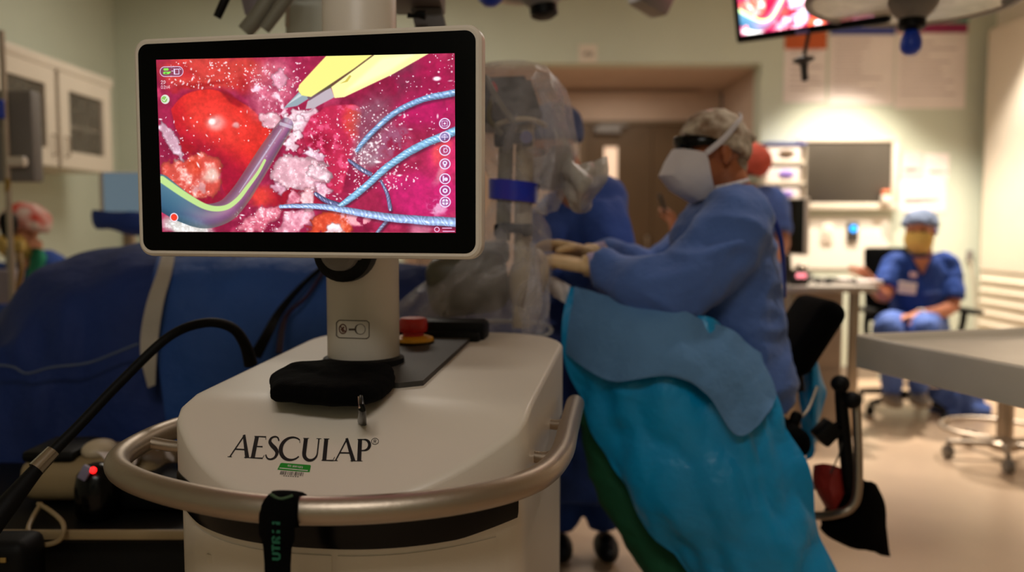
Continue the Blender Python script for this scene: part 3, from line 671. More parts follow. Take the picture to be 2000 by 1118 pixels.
    k2, s2, _ = dseg(q2, np.linspace(14, 40, len(q2))); mix((.74, .88, .52), ss(k2, 0, .35) * .95); mix((.80, .78, .90), ss(dseg([(700, 500), (600, 640), (500, 780)], [9, 12, 6])[0], 0, .8) * .6); mix((.34, .26, .40), ss(dseg([(735, 505), (650, 640), (545, 800)], [10, 12, 8])[0], 0, .8) * .5); mix((.85, .85, .92), ss(dseg([(700, 475), (745, 490)], [20, 20])[0], 0, .5) * .6)
    # yellow forceps
    mix((.55, .62, .66), blur(inside([(712, 408), (786, 335), (836, 362), (775, 398)]), 2)); mix((.86, .9, .9), blur(inside([(725, 396), (786, 345), (800, 352)]), 2) * .7); mix((.72, .66, .70), blur(inside([(812, 412), (822, 378), (925, 316), (942, 362), (850, 408)]), 2)); mix((.40, .30, .36), blur(inside([(820, 360), (925, 300), (930, 316), (830, 375)]), 2))
    mix((.30, .26, .16), blur(inside([(1100, 182), (1140, 182), (930, 320), (835, 358)]), 2) * .8)
    mix((.96, .93, .50), blur(inside([(915, 178), (1118, 178), (1030, 240), (838, 360), (796, 352), (780, 330), (786, 306)]), 2)); mix((.99, .97, .62), blur(inside([(1128, 178), (1372, 172), (1195, 268), (985, 362), (942, 366), (928, 318)]), 2)); mix((1, 1, .80), blur(inside([(1150, 200), (1300, 180), (1180, 255), (980, 345)]), 9) * .7); mix((.80, .72, .30), blur(inside([(1010, 268), (1018, 272), (1000, 296), (965, 304), (990, 292)]), 1))
    # on-screen symbols
    lav = (.90, .84, .98)
    def ring(cx, cy, r, w=5, col=lav): d_ = np.hypot(X - cx + 128, Y - cy + 185); mix(col, 1 - ss(np.abs(d_ - r), w / 2 - 1, w / 2 + 1))
    def disc(cx, cy, r, col=lav, a=1.0): d_ = np.hypot(X - cx + 128, Y - cy + 185); mix(col, (1 - ss(d_, r - 1, r + 1)) * a)
    def line(pts, w, col=lav): mix(col, ss(dseg(pts, [w] * len(pts))[0], 0, .5))
    for i, cy in enumerate((486, 545, 603, 662, 727, 779, 829)):
        cx = 1414; disc(cx, cy, 21, (.50, .22, .48), .55); ring(cx, cy, 21.5)
        if i == 0: line([(cx - 11, cy - 11), (cx + 11, cy - 11), (cx + 11, cy + 11), (cx - 11, cy + 11), (cx - 11, cy - 11)], 3); disc(cx, cy, 5)
        if i == 1: line([(cx - 13, cy), (cx + 13, cy)], 4); line([(cx, cy - 13), (cx, cy + 13)], 4); line([(cx - 8, cy - 6), (cx, cy - 13), (cx + 8, cy - 6)], 3)
        if i == 2: line([(cx - 4, cy - 10), (cx - 4, cy + 10)], 3); ring(cx + 3, cy, 8, 3)
        if i == 3: disc(cx, cy - 4, 10); line([(cx - 6, cy), (cx, cy + 13), (cx + 6, cy)], 6); disc(cx, cy - 4, 4, (.5, .2, .45))
        if i == 4: line([(cx - 7, cy - 10), (cx - 7, cy + 10)], 9); disc(cx + 4, cy + 2, 8)
        if i == 5: disc(cx, cy, 11); disc(cx, cy, 4, (.5, .2, .45))
        if i == 6: disc(cx, cy, 14); line([(cx - 14, cy), (cx + 14, cy)], 4, (.5, .2, .45)); line([(cx, cy - 14), (cx, cy + 14)], 4, (.5, .2, .45))
    pk = dseg([(166, 238), (232, 238)], [46, 46])[0]; mix((.40, .22, .34), ss(pk, 0, .1) * .75); mix(lav, (1 - ss(np.abs(pk - .06), .03, .09)))
    line([(166, 228), (180, 228)], 14, (.50, .95, .30)); line([(164, 244), (184, 244)], 14, (.50, .95, .30)); line([(184, 246), (192, 240)], 8, (.50, .95, .30)); line([(168, 245), (176, 245)], 5, (.15, .35, .1))
    line([(200, 236), (206, 236)], 4); line([(214, 228), (234, 228), (234, 250), (214, 250), (214, 228)], 4); line([(211, 226), (211, 250)], 4); line([(238, 226), (244, 230)], 4)
    W = (.98, .90, .92)
    line([(147, 281), (151, 277), (156, 281), (147, 293), (157, 293)], 2.6, W); line([(161, 293), (161, 278), (167, 280), (168, 287), (161, 293)], 2.6, W)
    line([(147, 302), (147, 312), (152, 314), (155, 308), (152, 300), (147, 302)], 2.4, W); line([(159, 303), (163, 300), (167, 304), (159, 314), (168, 314)], 2.4, W); disc(171, 305, 1.4, W); disc(171, 311, 1.4, W); line([(176, 302), (176, 314)], 2.6, W); line([(186, 314), (186, 300), (180, 310), (189, 310)], 2.4, W)
    disc(164, 362, 21, (.84, .86, .80)); disc(160, 362, 14, (.50, .72, .34)); line([(152, 362), (159, 370), (172, 354)], 4, (.92, .95, .88))
    disc(187, 897, 20, (.92, .84, .90)); disc(187, 897, 15.5, (.92, .20, .12))
    ring(1378, 950, 10, 4, (.90, .70, .86)); line([(1402, 944), (1440, 944)], 6, (.88, .66, .84)); line([(1404, 958), (1452, 958)], 6, (.88, .66, .84))
    # soft bloom round the brightest spots, as the camera on the microscope gives
    for ch in range(3): I[..., ch] = np.clip(I[..., ch], 0, 1) * .90 + blur(np.clip(I[..., ch], 0, 1), 2) * .16
    return np.clip(I, 0, 1) ** .90
PIX = screen_pixels()
IMG = bpy.data.images.new('microscope_view', SW, SH, alpha=False)
buf = np.ones((SH, SW, 4), np.float32); buf[..., :3] = PIX[::-1]
IMG.pixels.foreach_set(buf.ravel()); IMG.update(); IMG.pack()
def screen_mat(name, strength):
    m = bpy.data.materials.new(name); m.use_nodes = True; nt = m.node_tree; N = nt.nodes
    bs = N['Principled BSDF']; bs.inputs['Base Color'].default_value = (.01, .01, .01, 1); bs.inputs['Roughness'].default_value = .25
    tx = N.new('ShaderNodeTexImage'); tx.image = IMG; uv = N.new('ShaderNodeUVMap')
    nt.links.new(uv.outputs[0], tx.inputs[0]); nt.links.new(tx.outputs[0], bs.inputs['Emission Color']); bs.inputs['Emission Strength'].default_value = strength
    return m
def screen_quad(name, tl, tr, br, bl, m, parent):
    bm = NB(); vs = [bm.verts.new(p) for p in (bl, br, tr, tl)]; f = bm.faces.new(vs)
    uv = bm.loops.layers.uv.new('UVMap')
    for lp, c in zip(f.loops, ((0, 0), (1, 0), (1, 1), (0, 1))): lp[uv].uv = c
    off = root_loc(parent)
    for v in bm.verts: v.co -= off
    me = bpy.data.meshes.new(name); bm.to_mesh(me); bm.free(); me.materials.append(m)
    o = bpy.data.objects.new(name, me); COL.objects.link(o); o.parent = parent; return o

# ================================================================ microscope cart
CO = V((-0.288, 1.387, 0)); CYAW = math.radians(9)
CA = V((math.sin(CYAW), math.cos(CYAW), 0)); CC = V((math.cos(CYAW), -math.sin(CYAW), 0)); ZZ = V((0, 0, 1))
def K(u, v, z): return CO + CC * u + CA * v + ZZ * z
def top_z(u, v):
    a = .893 + .035 * (v - .085) / .67; b_ = .893 - .52 * (.085 - v) + .010 * (u / .31) ** 2
    k = .012; d = max(0, k * 2 - abs(a - b_)) / (k * 2)
    return min(a, b_) - d * d * k * .5
def outline(n=26):
    pts = []
    def vf(u): return -.13 + .165 * (abs(u) / .31) ** 2.4
    us = [-.31 + .62 * i / (2 * n) for i in range(2 * n + 1)]
    pts += [(u, vf(u)) for u in us]
    pts = pts[1:-1]
    r = .16
    right = [(.308, .05), (.31, .10)] + [(.31, .10 + .53 * i / 12) for i in range(1, 13)]
    cr = [(.31 - r + r * math.cos(a), .63 + r * math.sin(a)) for a in [PI / 2 * i / 10 for i in range(1, 11)]]
    bk = [(.15 - .30 * i / 8, .79) for i in range(1, 8)]
    cl = [(-.31 + r - r * math.sin(a), .63 + r * math.cos(a)) for a in [PI / 2 * i / 10 for i in range(0, 11)]]
    left = [(-.31, .63 - .53 * i / 12) for i in range(1, 13)] + [(-.308, .05)]
    return pts + right + cr + bk + cl + left
cart = thing('microscope_cart', K(0, .33, 0), 'white surgical microscope cart with domed top and steel handrail, in front', 'medical cart')
OUT = outline(); CU, CV = 0.0, .33
def ringpts(s): return [(CU + (u - CU) * s, CV + (v - CV) * s) for u, v in OUT]
def shell(bm, zlo, s_lo, fz, svals, rnd):
    rings = []
    for z in zlo: rings.append([bm.verts.new(K(u, v, z)) for u, v in ringpts(s_lo)])
    for s in svals:
        R = ringpts(s)
        e = 0 if s < .97 else rnd * (1 - math.sqrt(max(0, 1 - ((s - .97) / .03) ** 2)))
        rings.append([bm.verts.new(K(u, v, fz(u, v) - e)) for u, v in R])
    n = len(OUT)
    for a, c in zip(rings, rings[1:]):
        for i in range(n): bm.faces.new((a[i], a[(i + 1) % n], c[(i + 1) % n], c[i]))
    bm.faces.new(rings[0][::-1]); bm.faces.new(rings[-1])
b = NB(); shell(b, (.762, .765), 1.0, top_z, [1, .9985, .995, .99, .983, .975, .965, .95, .93] + [.9 - .045 * i for i in range(20)], .010)
obj('top_housing', b, M_WHITE, cart, True, angle=60)
b = NB(); shell(b, (.14, .142), .985, lambda u, v: .752, [.985, .98, .97, .9, .5, .05], .0); obj('lower_housing', b, M_WHITE, cart, True, angle=30)
b = NB(); shell(b, (.738, .740), .95, lambda u, v: .775, [.95, .9, .5, .05], .0); obj('gap_band', b, M_BLACK, cart, True, angle=30)
# black bumper set into the front below the rail
fr = [p for p in OUT if p[1] < .06 and p[0] < .302 and p[0] > -.306]
b = NB(); n = len(fr); inn = []; 
def off(p, d): return (CU + (p[0] - CU) * (1 + d), CV + (p[1] - CV) * (1 + d))
R4 = []
for (z, d) in ((.775, -.03), (.775, .004), (.765, .006), (.722, .004), (.712, -.002), (.71, -.04)):
    R4.append([b.verts.new(K(*off(p, d), z + (.012 * min(1, max(0, (abs(p[0]) - .22) / .08)) if z < .73 else 0))) for p in fr])
for a, c in zip(R4, R4[1:]):
    for i in range(n - 1): b.faces.new((a[i], a[i + 1], c[i + 1], c[i]))
for e in (0, -1): b.faces.new([r[e] for r in R4])
obj('bumper', b, M_BLACKG, cart, True, angle=30)
# drawer fronts and their seams on the lower housing
for (u0, u1, z0, z1) in ((-.24, .035, .44, .70), (.045, .27, .44, .70), (-.24, .27, .18, .42)):
    b = NB(); us = [u0 + (u1 - u0) * i / 14 for i in range(15)]; rr = []
    for z in (z0, z1): rr.append([b.verts.new(K(*off((u, -.13 + .165 * (abs(u) / .31) ** 2.4), -.011), z)) for u in us])
    for z in (z1, z0): rr.append([b.verts.new(K(*off((u, -.13 + .165 * (abs(u) / .31) ** 2.4), -.03), z)) for u in us])
    for q in range(4):
        a, c = rr[q], rr[(q + 1) % 4]
        for i in range(14): b.faces.new((a[i], a[i + 1], c[i + 1], c[i]))
    for e in (0, -1): b.faces.new([r[e] for r in rr])
    dr = obj('drawer', b, M_WHITE, cart, True, angle=30)
    if z0 > .4 and u0 < 0:
        b = NB(); prism(b, [K(*off((u, -.13 + .165 * (abs(u) / .31) ** 2.4), -.011), z) for u, z in ((-.20, .655), (-.01, .655), (-.01, .668), (-.20, .668))], CA * -.004); obj('grip', b, M_CAB, dr, False)
# steel handrail
rl = [(-.31, .36), (-.375, .30), (-.415, .18), (-.402, .03), (-.345, -.075), (-.22, -.158), (-.05, -.212), (.10, -.20), (.235, -.135), (.325, -.03), (.356, .12), (.352, .34), (.346, .56)]
b = NB(); tube(b, [K(u, v, .80) for u, v in rl], .0205, 20, n=8); ell(b, K(.346, .56, .80), (.0205,) * 3); obj('handrail', b, M_STEEL, cart, True, 'brushed metal handrail')
for u0, u1, v in ((.30, .352, .13), (.30, .35, .38), (-.30, -.40, .10)):
    b = NB(); tube(b, [K(u0, v + .01, .795), K((u0 + u1) / 2, v + .004, .793), K(u1, v, .80)], .011, 12, n=4); obj('rail_bracket', b, M_STEEL, cart)
# five... four castors
for u, v in ((-.26, .06), (.26, .06), (-.22, .66), (.22, .66)):
    b = NB(); cyl(b, K(u - .016, v, .055), K(u + .016, v, .055), .055, 20, bev=.006); box(b, K(u, v, .115), (.05, .07, .05), bev=.008); obj('castor', b, M_RUBBER, cart)
# facet plane for lettering
n0 = V((0, 0, 1)); pA, pB, pC = K(-.1, -.08, top_z(-.1, -.08)), K(.1, -.08, top_z(.1, -.08)), K(0, 0, top_z(0, 0))
FN = (pB - pA).cross(pC - pA).normalized()
if FN.z < 0: FN = -FN
def facet(px, py):
    """point of the housing's top skin seen at the pixel (walk along the sight line)"""
    d = ray(px, py); lo = .9
    for k in range(400):
        p = CAM + d * (lo + k * .004); r = p - CO
        if p.z < top_z(r.dot(CC), r.dot(CA)) and r.dot(CA) > -.16: break
    a, c = lo + (k - 1) * .004, lo + k * .004
    for _ in range(20):
        m = (a + c) / 2; p = CAM + d * m; r = p - CO
        if p.z < top_z(r.dot(CC), r.dot(CA)): c = m
        else: a = m
    return CAM + d * c + FN * .0008
def on_top(u, v, h=.0008): return K(u, v, top_z(u, v)) + FN * h
b0 = facet(449, 893.5); b1 = facet(722, 902); t0 = facet(459, 850.5)
def uvof(p): r = p - CO; return r.dot(CC), r.dot(CA)
(ub0, vb0), (ub1, vb1), (ut0, vt0) = uvof(b0), uvof(b1), uvof(t0)
word = 'AESCULAP'; ADV = sum(serif_letter(c)[1] for c in word) - .1
b = NB(); x = 0.0
CH = 1.0
for ch in word:
    for pts, ws in serif_letter(ch)[0]:
        dense, dw = [], []
        for i in range(len(pts) - 1):
            m_ = 5
            for k in range(m_):
                t = k / m_; dense.append((pts[i][0] + (pts[i + 1][0] - pts[i][0]) * t, pts[i][1] + (pts[i + 1][1] - pts[i][1]) * t)); dw.append(ws[i] + (ws[i + 1] - ws[i]) * t)
        dense.append(pts[-1]); dw.append(ws[-1])
        ribbon(b, [(x + a, c) for a, c in dense], dw, lambda a, c: on_top(ub0 + (ub1 - ub0) * a / ADV + (ut0 - ub0) * c, vb0 + (vb1 - vb0) * a / ADV + (vt0 - vb0) * c))
    x += serif_letter(ch)[1]
def LM(a, c): return on_top(ub0 + (ub1 - ub0) * a / ADV + (ut0 - ub0) * c, vb0 + (vb1 - vb0) * a / ADV + (vt0 - vb0) * c)
cxr, cyr = ADV + .22, .90
ribbon(b, arc2(cxr, cyr, .16, .14, 0, 360, 24), [.025] * 25, LM)
for st in BLOCK['R']: ribbon(b, [(cxr - .06 + q[0] * .2, cyr - .08 + q[1] * .16) for q in st], [.025] * len(st), LM)
obj('lettering', b, M_INK, cart, False, 'black maker lettering')
# green asset sticker with bar code
def quadM(p00, p10, p11, p01):
    f = [uvof(facet(*p)) for p in (p00, p10, p11, p01)]
    def M(x, y, h=.0008):
        u = (f[0][0] * (1 - x) + f[1][0] * x) * (1 - y) + (f[3][0] * (1 - x) + f[2][0] * x) * y
        v = (f[0][1] * (1 - x) + f[1][1] * x) * (1 - y) + (f[3][1] * (1 - x) + f[2][1] * x) * y
        return on_top(u, v, h)
    return M
QM = quadM((542, 918), (605, 923), (608, 909), (548, 904.5))
b = NB(); poly = [(0, 0), (1, 0), (1, .86), (.97, 1), (.05, 1), (.01, .9)]
bot = [b.verts.new(QM(x_, y_, .0005)) for x_, y_ in poly]; b.faces.new(bot); stk = obj('asset_sticker', b, mat('green_sticker', (10, 140, 30), .5, var=.03), cart, False, 'green sticker')
b = NB(); block_text(b, 'TES', lambda a, c: QM(.27 + a * .054, .52 + c * .24 - a * .01, .0011), .22); block_text(b, 'SERVICES', lambda a, c: QM(.43 + a * .054, .49 + c * .24 - a * .01, .0011), .22)
ribbon(b, [(.05, .22), (.5, .19), (.94, .16)], [.1] * 3, lambda a, c: QM(a, c, .0011)); obj('sticker_print', b, M_PAPER, stk, False)
QB = quadM((547, 929.5), (592, 932.5), (594, 923.5), (550, 920.5))
b = NB(); rnd = random.Random(5); x = 0
while x < 1:
    w = rnd.choice((.012, .02, .034)); ribbon(b, [(x, .18), (x, 1)], [w, w], lambda a, c: QB(a, c, .0008)); x += w + rnd.choice((.02, .03, .045))
for i in range(7):
    xx = .18 + i * .1; ribbon(b, [(xx, -.1), (xx, .06)], [.05, .05], lambda a, c: QB(a, c, .0008))
obj('bar_code', b, M_INK, cart, False)
# grey mat strip, black rear box
def slab(bm, uv, z0f, h):
    prism(bm, [K(u, v, z0f(u, v)) for u, v in uv], ZZ * h)
b = NB(); slab(b, [(-.17, .22), (-.12, .185), (.05, .185), (.09, .21), (.088, .74), (-.17, .74)], lambda u, v: .885 + .035 * (v - .085) / .67, .018); obj('top_mat', b, mat('dark_mat', (52, 47, 42), .6, bump=(200, .06), var=.05), cart, False)
b = NB(); box(b, K(-.03, .70, .945), (.30, .07, .05), Rz(-9), .012); box(b, K(.03, .66, .932), (.16, .03, .03), Rz(-9), .008); obj('rear_unit', b, M_BLACK, cart)
es = K(-.033, .585, .929)
b = NB(); lathe(b, es, ZZ, [(.044, 0), (.048, .003), (.046, .010), (.034, .014)]); ey = obj('emergency_collar', b, M_YELLOW, cart, True, 'yellow collar')
b = NB(); lathe(b, es, ZZ, [(.024, .010), (.024, .022), (.031, .024), (.033, .03), (.033, .05), (.028, .056), (.01, .057)]); obj('emergency_button', b, M_RED, ey, True, 'red stop button')
# column rising from the cart
c0 = K(-.075, .356, 0); rc = .0735
b = NB(); lathe(b, c0, ZZ, [(rc + .004, .90), (rc + .010, .905), (rc + .009, .927), (rc + .002, .931)], 40); obj('column_foot', b, M_BLACK, cart)
b = NB(); lathe(b, c0, ZZ, [(rc - .006, .918), (rc, .924), (rc, 1.9), (rc - .004, 1.905)], 48); col_ = obj('column', b, M_WHITE, cart, True, angle=50)
def cylM(px, py):
    """point on the column's skin seen at the pixel"""
    d = ray(px, py); ox, oy = CAM.x - c0.x, CAM.y - c0.y
    A_ = d.x ** 2 + d.y ** 2; B_ = 2 * (ox * d.x + oy * d.y); C_ = ox * ox + oy * oy - (rc + .0008) ** 2
    s = (-B_ - math.sqrt(max(0, B_ * B_ - 4 * A_ * C_))) / (2 * A_); return CAM + d * s
b = NB(); rr = [(662, 626), (716, 627), (721, 631), (721, 658), (716, 662), (662, 660), (657, 656), (657, 631), (662, 626)]
dr_ = []
for i in range(len(rr) - 1):
    for k in range(6): t = k / 6; dr_.append((rr[i][0] + (rr[i + 1][0] - rr[i][0]) * t, rr[i][1] + (rr[i + 1][1] - rr[i][1]) * t))
dr_.append(rr[-1])
ribbon(b, dr_, [1.6] * len(dr_), cylM); ribbon(b, arc2(704, 643.5, 9.5, 10, 0, 360, 24), [1] * 25, cylM); ribbon(b, arc2(704, 643.5, 10, 10.5, 120, 240, 10), [.6, 1.6, 2.4, 3, 3.2, 3.4, 3.2, 3, 2.4, 1.6, .6], cylM); ribbon(b, [(681, 644), (695, 644)], [4, 4], cylM)
obj('label_print', b, mat('brown_print', (70, 54, 40), .6), col_, False)
b = NB(); ribbon(b, arc2(669.5, 643, 7, 9, 0, 360, 20), [2] * 21, cylM); ribbon(b, [(664, 637), (675, 649)], [2, 2], cylM); ribbon(b, [(672, 639), (667, 644), (671, 649)], [3, 4, 3], cylM)
obj('warning_symbol', b, mat('rust_print', (96, 46, 24), .6), col_, False)

# ---------------------------------------------------------------- monitor on the column
TL, TR, BR, BL = P(262, 75, 1.58), P(940, 45, 1.45), P(943, 508, 1.45), P(267, 501, 1.58)
ex = ((TR - TL) + (BR - BL)).normalized(); ez0 = ((TL - BL) + (TR - BR)).normalized()
en = ex.cross(ez0).normalized()                          # away from the viewer
if en.y < 0: en = -en
ez = en.cross(ex).normalized()
if ez.z < 0: ez = -ez
MC = (TL + TR + BR + BL) / 4; MW = ((TR - TL).length + (BR - BL).length) / 2; MH = ((TL - BL).length + (TR - BR).length) / 2
def Mm(x, y, d=0): return MC + ex * x + ez * y + en * d
def rrect(w, h, r, n=8, cx=0, cy=0):
    o = []
    for sx, sy, a0 in ((1, 1, 0), (-1, 1, 90), (-1, -1, 180), (1, -1, 270)):
        for i in range(n + 1):
            a = math.radians(a0 + 90 * i / n); o.append((cx + sx * (w / 2 - r) + r * math.cos(a), cy + sy * (h / 2 - r) + r * math.sin(a)))
    return o
def rr_solid(bm, secs, M):
    """stack of rounded rectangles (w, h, r, depth) joined to a solid"""
    rg = [[bm.verts.new(M(x, y, d)) for x, y in rrect(w, h, r)] for w, h, r, d in secs]
    n = len(rg[0])
    for a, c in zip(rg, rg[1:]):
        for i in range(n): bm.faces.new((a[i], a[(i + 1) % n], c[(i + 1) % n], c[i]))
    bm.faces.new(rg[0][::-1]); bm.faces.new(rg[-1])
mon = thing('operating_monitor', Mm(0, -MH / 2, .03), 'large white framed monitor on cart showing close surgical view with yellow forceps', 'monitor')
b = NB(); rr_solid(b, [(MW - .03, MH - .03, .016, .0005), (MW - .012, MH - .012, .022, -.0005), (MW - .003, MH - .003, .026, .003), (MW, MH, .028, .010), (MW, MH, .028, .022), (MW - .02, MH - .02, .03, .034), (MW - .12, MH - .10, .03, .05), (MW - .2, MH - .16, .03, .052)], Mm); obj('casing', b, M_WHITE, mon, True, angle=35)
b = NB(); rr_solid(b, [(MW - .026, MH - .026, .018, -.0008), (MW - .022, MH - .022, .019, -.0012 + .0006), (MW - .022, MH - .022, .019, .004)], Mm); obj('bezel', b, mat('black_glass', (1, 1, 1), .25, spec=.12, var=.1), mon, True, 'black glass border', angle=30)
def on_mon(px, py): return hit_plane(px, py, Mm(0, 0, -.0022), en)
screen_quad('display', on_mon(305, 117), on_mon(888, 104), on_mon(890, 455), on_mon(317, 453), screen_mat('surgical_image', 1.0), mon)
# swivel head between monitor and column
hp = V((c0.x, c0.y, 0))
z1 = P(690, 500, 1.6).z
b = NB(); a1 = hp + V((-.012, -.0, z1)); lathe(b, a1, V((-.1, -1, .05)), [(.052, .03), (.058, .05), (.058, .098), (.05, .104)], 32); obj('swivel_ring', b, M_BLACK, mon)
b = NB(); lathe(b, a1, V((-.1, -1, .05)), [(.036, .09), (.036, .125), (.028, .132)], 28); tube(b, [a1 + V((-.0, -.11, 0)), a1 + V((.02, -.125, .06)), Mm(.09, -.10, .06)], [.03, .034, .036], 16, n=4); obj('mount_arm', b, M_GREYP, mon)
b = NB(); box(b, Mm(.09, -.04, .062), (.14, .025, .14), frame_R(ex, en, ez), .01); obj('mount_plate', b, M_GREYP, mon)

# ---------------------------------------------------------------- pouch on the cart
pc = (P(518, 762, 1.50) + P(776, 762, 1.50)) / 2; pc.z = .92
def pouch_pt(px, py, D): return P(px, py, D)
b = NB()
lo = [(530, 790, 1.47), (640, 797, 1.455), (706, 799, 1.452), (752, 783, 1.48), (772, 765, 1.52), (768, 742, 1.60), (640, 735, 1.66), (560, 742, 1.62), (528, 760, 1.55)]
hi = [(545, 768, 1.50), (640, 770, 1.49), (715, 772, 1.49), (752, 762, 1.51), (765, 745, 1.55), (755, 722, 1.61), (640, 716, 1.65), (575, 724, 1.61), (540, 745, 1.56)]
def on_z(px, py, z): d = ray(px, py); return CAM + d * ((z - CAM.z) / d.z)
L0 = [on_z(p[0], p[1], .897 if p[1] > 750 else .908) for p in lo]
cpt = sum(L0, V()) / len(L0)
R0 = []
for f_, z_ in ((.90, .0), (1.0, .007), (1.02, .018), (.97, .030), (.86, .036), (.4, .038)):
    R0.append([V((cpt.x + (p.x - cpt.x) * f_, cpt.y + (p.y - cpt.y) * f_, p.z + z_)) for p in L0])
rg = [[b.verts.new(p) for p in r] for r in R0]; n = len(L0)
for a, c in zip(rg, rg[1:]):
    for i in range(n): b.faces.new((a[i], a[(i + 1) % n], c[(i + 1) % n], c[i]))
b.faces.new(rg[0][::-1]); b.faces.new(rg[-1])
pouch = thing('zip_pouch', (cpt.x, cpt.y, .897), 'flat black zipped pouch lying on white cart at column foot', 'pouch')
organic('pouch_body', b, M_FABRICK, pouch, .006, 4, .003, 22)
zp = [on_z(705, 776, .922), on_z(707, 800, .908), on_top(*uvof(facet(708, 829)), .004)]
b = NB(); tube(b, zp, [(.004, .004), (.0065, .005), (.0088, .005)], 10, n=4); obj('zip_pull', b, M_BLACKG, pouch)
b = NB(); torus(b, zp[-1] + V((0, .004, .007)), FN, .0034, .0014, 20, 8); obj('pull_ring', b, M_CHROME, pouch, True, 'chrome pull ring')
b = NB(); tube(b, [zp[0] + V((-.003, -.006, .001)), zp[1] + V((-.003, -.006, .004))], .0016, 8, n=3); obj('zip_slider', b, M_CHROME, pouch)

# ---------------------------------------------------------------- lanyard on the rail
rp_ = K(.003, -.213, .80)
lan = thing('lanyard', rp_ + V((0, -.024, -.2)), 'black lanyard with green capital letters looped over the steel handrail', 'lanyard')
b = NB(); prof = []
cR = CC
loopw = .034
for i in range(19):
    a = math.radians(-60 + 260 * i / 18); prof.append((math.cos(a), math.sin(a)))
pth = [rp_ + CA * (.0235 * -math.cos(math.radians(a))) + ZZ * (.0235 * math.sin(math.radians(a))) for a in range(-50, 231, 20)]
ws_ = [.027] * 5 + [.025, .023, .021] + [.025] * 7
tube(b, pth, [(w_, .003) for w_ in ws_[:len(pth)]], 12, ref=CC)
obj('loop', b, M_FABRICK, lan)
b = NB(); tube(b, [rp_ + CA * -.0225 + ZZ * .021 + CC * .003, rp_ + CA * -.029 + ZZ * .0, rp_ + CA * -.0265 + ZZ * -.03 + CC * -.002, rp_ + CA * -.022 + ZZ * -.07 + CC * -.004, rp_ + CA * -.022 + ZZ * -.30 + CC * -.008], [(.0215, .004), (.0265, .006), (.026, .005), (.0195, .0022), (.0185, .002)], 12, ref=CC, n=4); strap = obj('strap', b, M_FABRICK, lan)
b = NB(); sf = rp_ + CA * -.026
def SM(x, y): return sf + ZZ * (-.062 + x * .0163) + CC * (.002 - y * .0115 + x * .0014) + CA * (-.001 - .0023 * x)
block_text(b, 'UTRII', SM, .27, .76); obj('lettering', b, mat('green_print_dark', (16, 96, 70), .7), strap, False)
b = NB(); tube(b, [rp_ + CA * -.012 + ZZ * .0245 + CC * -.016, rp_ + CA * -.018 + ZZ * .021, rp_ + CA * -.012 + ZZ * .0245 + CC * .016], .0022, 8, n=5); obj('edge_trim', b, mat('olive_trim', (60, 84, 52), .7), lan)

# ---------------------------------------------------------------- thick black cable arching off the cart to the left
b = NB(); cpts = [(490, 712, 1.98), (478, 672, 1.96), (452, 640, 1.92), (400, 631, 1.86), (330, 658, 1.80), (240, 742, 1.72), (150, 836, 1.64), (90, 897, 1.59), (20, 980, 1.52), (-40, 1060, 1.46)]
cp = [P(*p) for p in cpts]
cbl = thing('camera_cable', cp[0], 'thick black cable arching off the cart down to the lower left', 'cable')
tube(b, cp[:2] + cp[2:], [.016, .013, .0115, .0105, .010, .010, .0105, .0115, .019, .021], 14, n=8); obj('sheath', b, M_RUBBER, cbl)
b = NB(); a_ = P(107, 880, 1.60); c_ = P(68, 920, 1.567); tube(b, [P(104, 882, 1.60), P(70, 917, 1.57)], [.0135, .0155], 16); obj('connector', b, M_CHROME, cbl, True, 'metal connector sleeve')

# ================================================================ figures: shared builders
def limb(bm, pts, rs, n=5, flat=1.0, ref=None): tube(bm, pts, rs, 16, flat=flat, ref=ref, n=n)
def basis(f, u=(0, 0, 1)):
    f = V(f).normalized(); u = V(u); u = (u - f * u.dot(f)).normalized(); l = u.cross(f)
    return f, l, u
def add_head(bm, c, f, u=(0, 0, 1), s=1.0):
    f, l, u = basis(f, u); R = frame_R(f, l, u)
    def q(a, b_, d): return V(c) + (f * a + l * b_ + u * d) * s
    ell(bm, q(-.005, 0, .03), (.098 * s, .077 * s, .092 * s), R); ell(bm, q(.022, 0, -.055), (.070 * s, .060 * s, .072 * s), R)
    ell(bm, q(.045, 0, -.095), (.036 * s, .036 * s, .026 * s), R); ell(bm, q(.075, 0, .035), (.026 * s, .055 * s, .018 * s), R)
    tube(bm, [q(.082, 0, .02), q(.102, 0, -.012), q(.112, 0, -.03), q(.092, 0, -.038)], [.009 * s, .012 * s, .016 * s, .013 * s], 10, n=3)
    ell(bm, q(.083, 0, -.062), (.012 * s, .026 * s, .007 * s), R); ell(bm, q(.082, 0, -.074), (.012 * s, .022 * s, .008 * s), R)
    for sd in (-1, 1):
        ell(bm, q(.055, sd * .045, -.02), (.03 * s, .026 * s, .03 * s), R)
        R2 = frame_R((f + l * sd * .35).normalized(), (l - f * sd * .35).normalized(), u)
        ell(bm, q(-.012, sd * .079, -.008), (.020 * s, .009 * s, .033 * s), R2, 14, 10); ell(bm, q(-.008, sd * .078, -.034), (.011 * s, .008 * s, .014 * s), R2, 10, 8)
def add_eyes(c, f, parent, u=(0, 0, 1), s=1.0):
    f, l, u = basis(f, u)
    b = NB()
    for sd in (-1, 1): ell(b, V(c) + (f * .079 + l * sd * .032 + u * .012) * s, (.012 * s,) * 3, None, 12, 8)
    return obj('eyes', b, mat('eye', (60, 44, 34), .2, var=.1), parent)
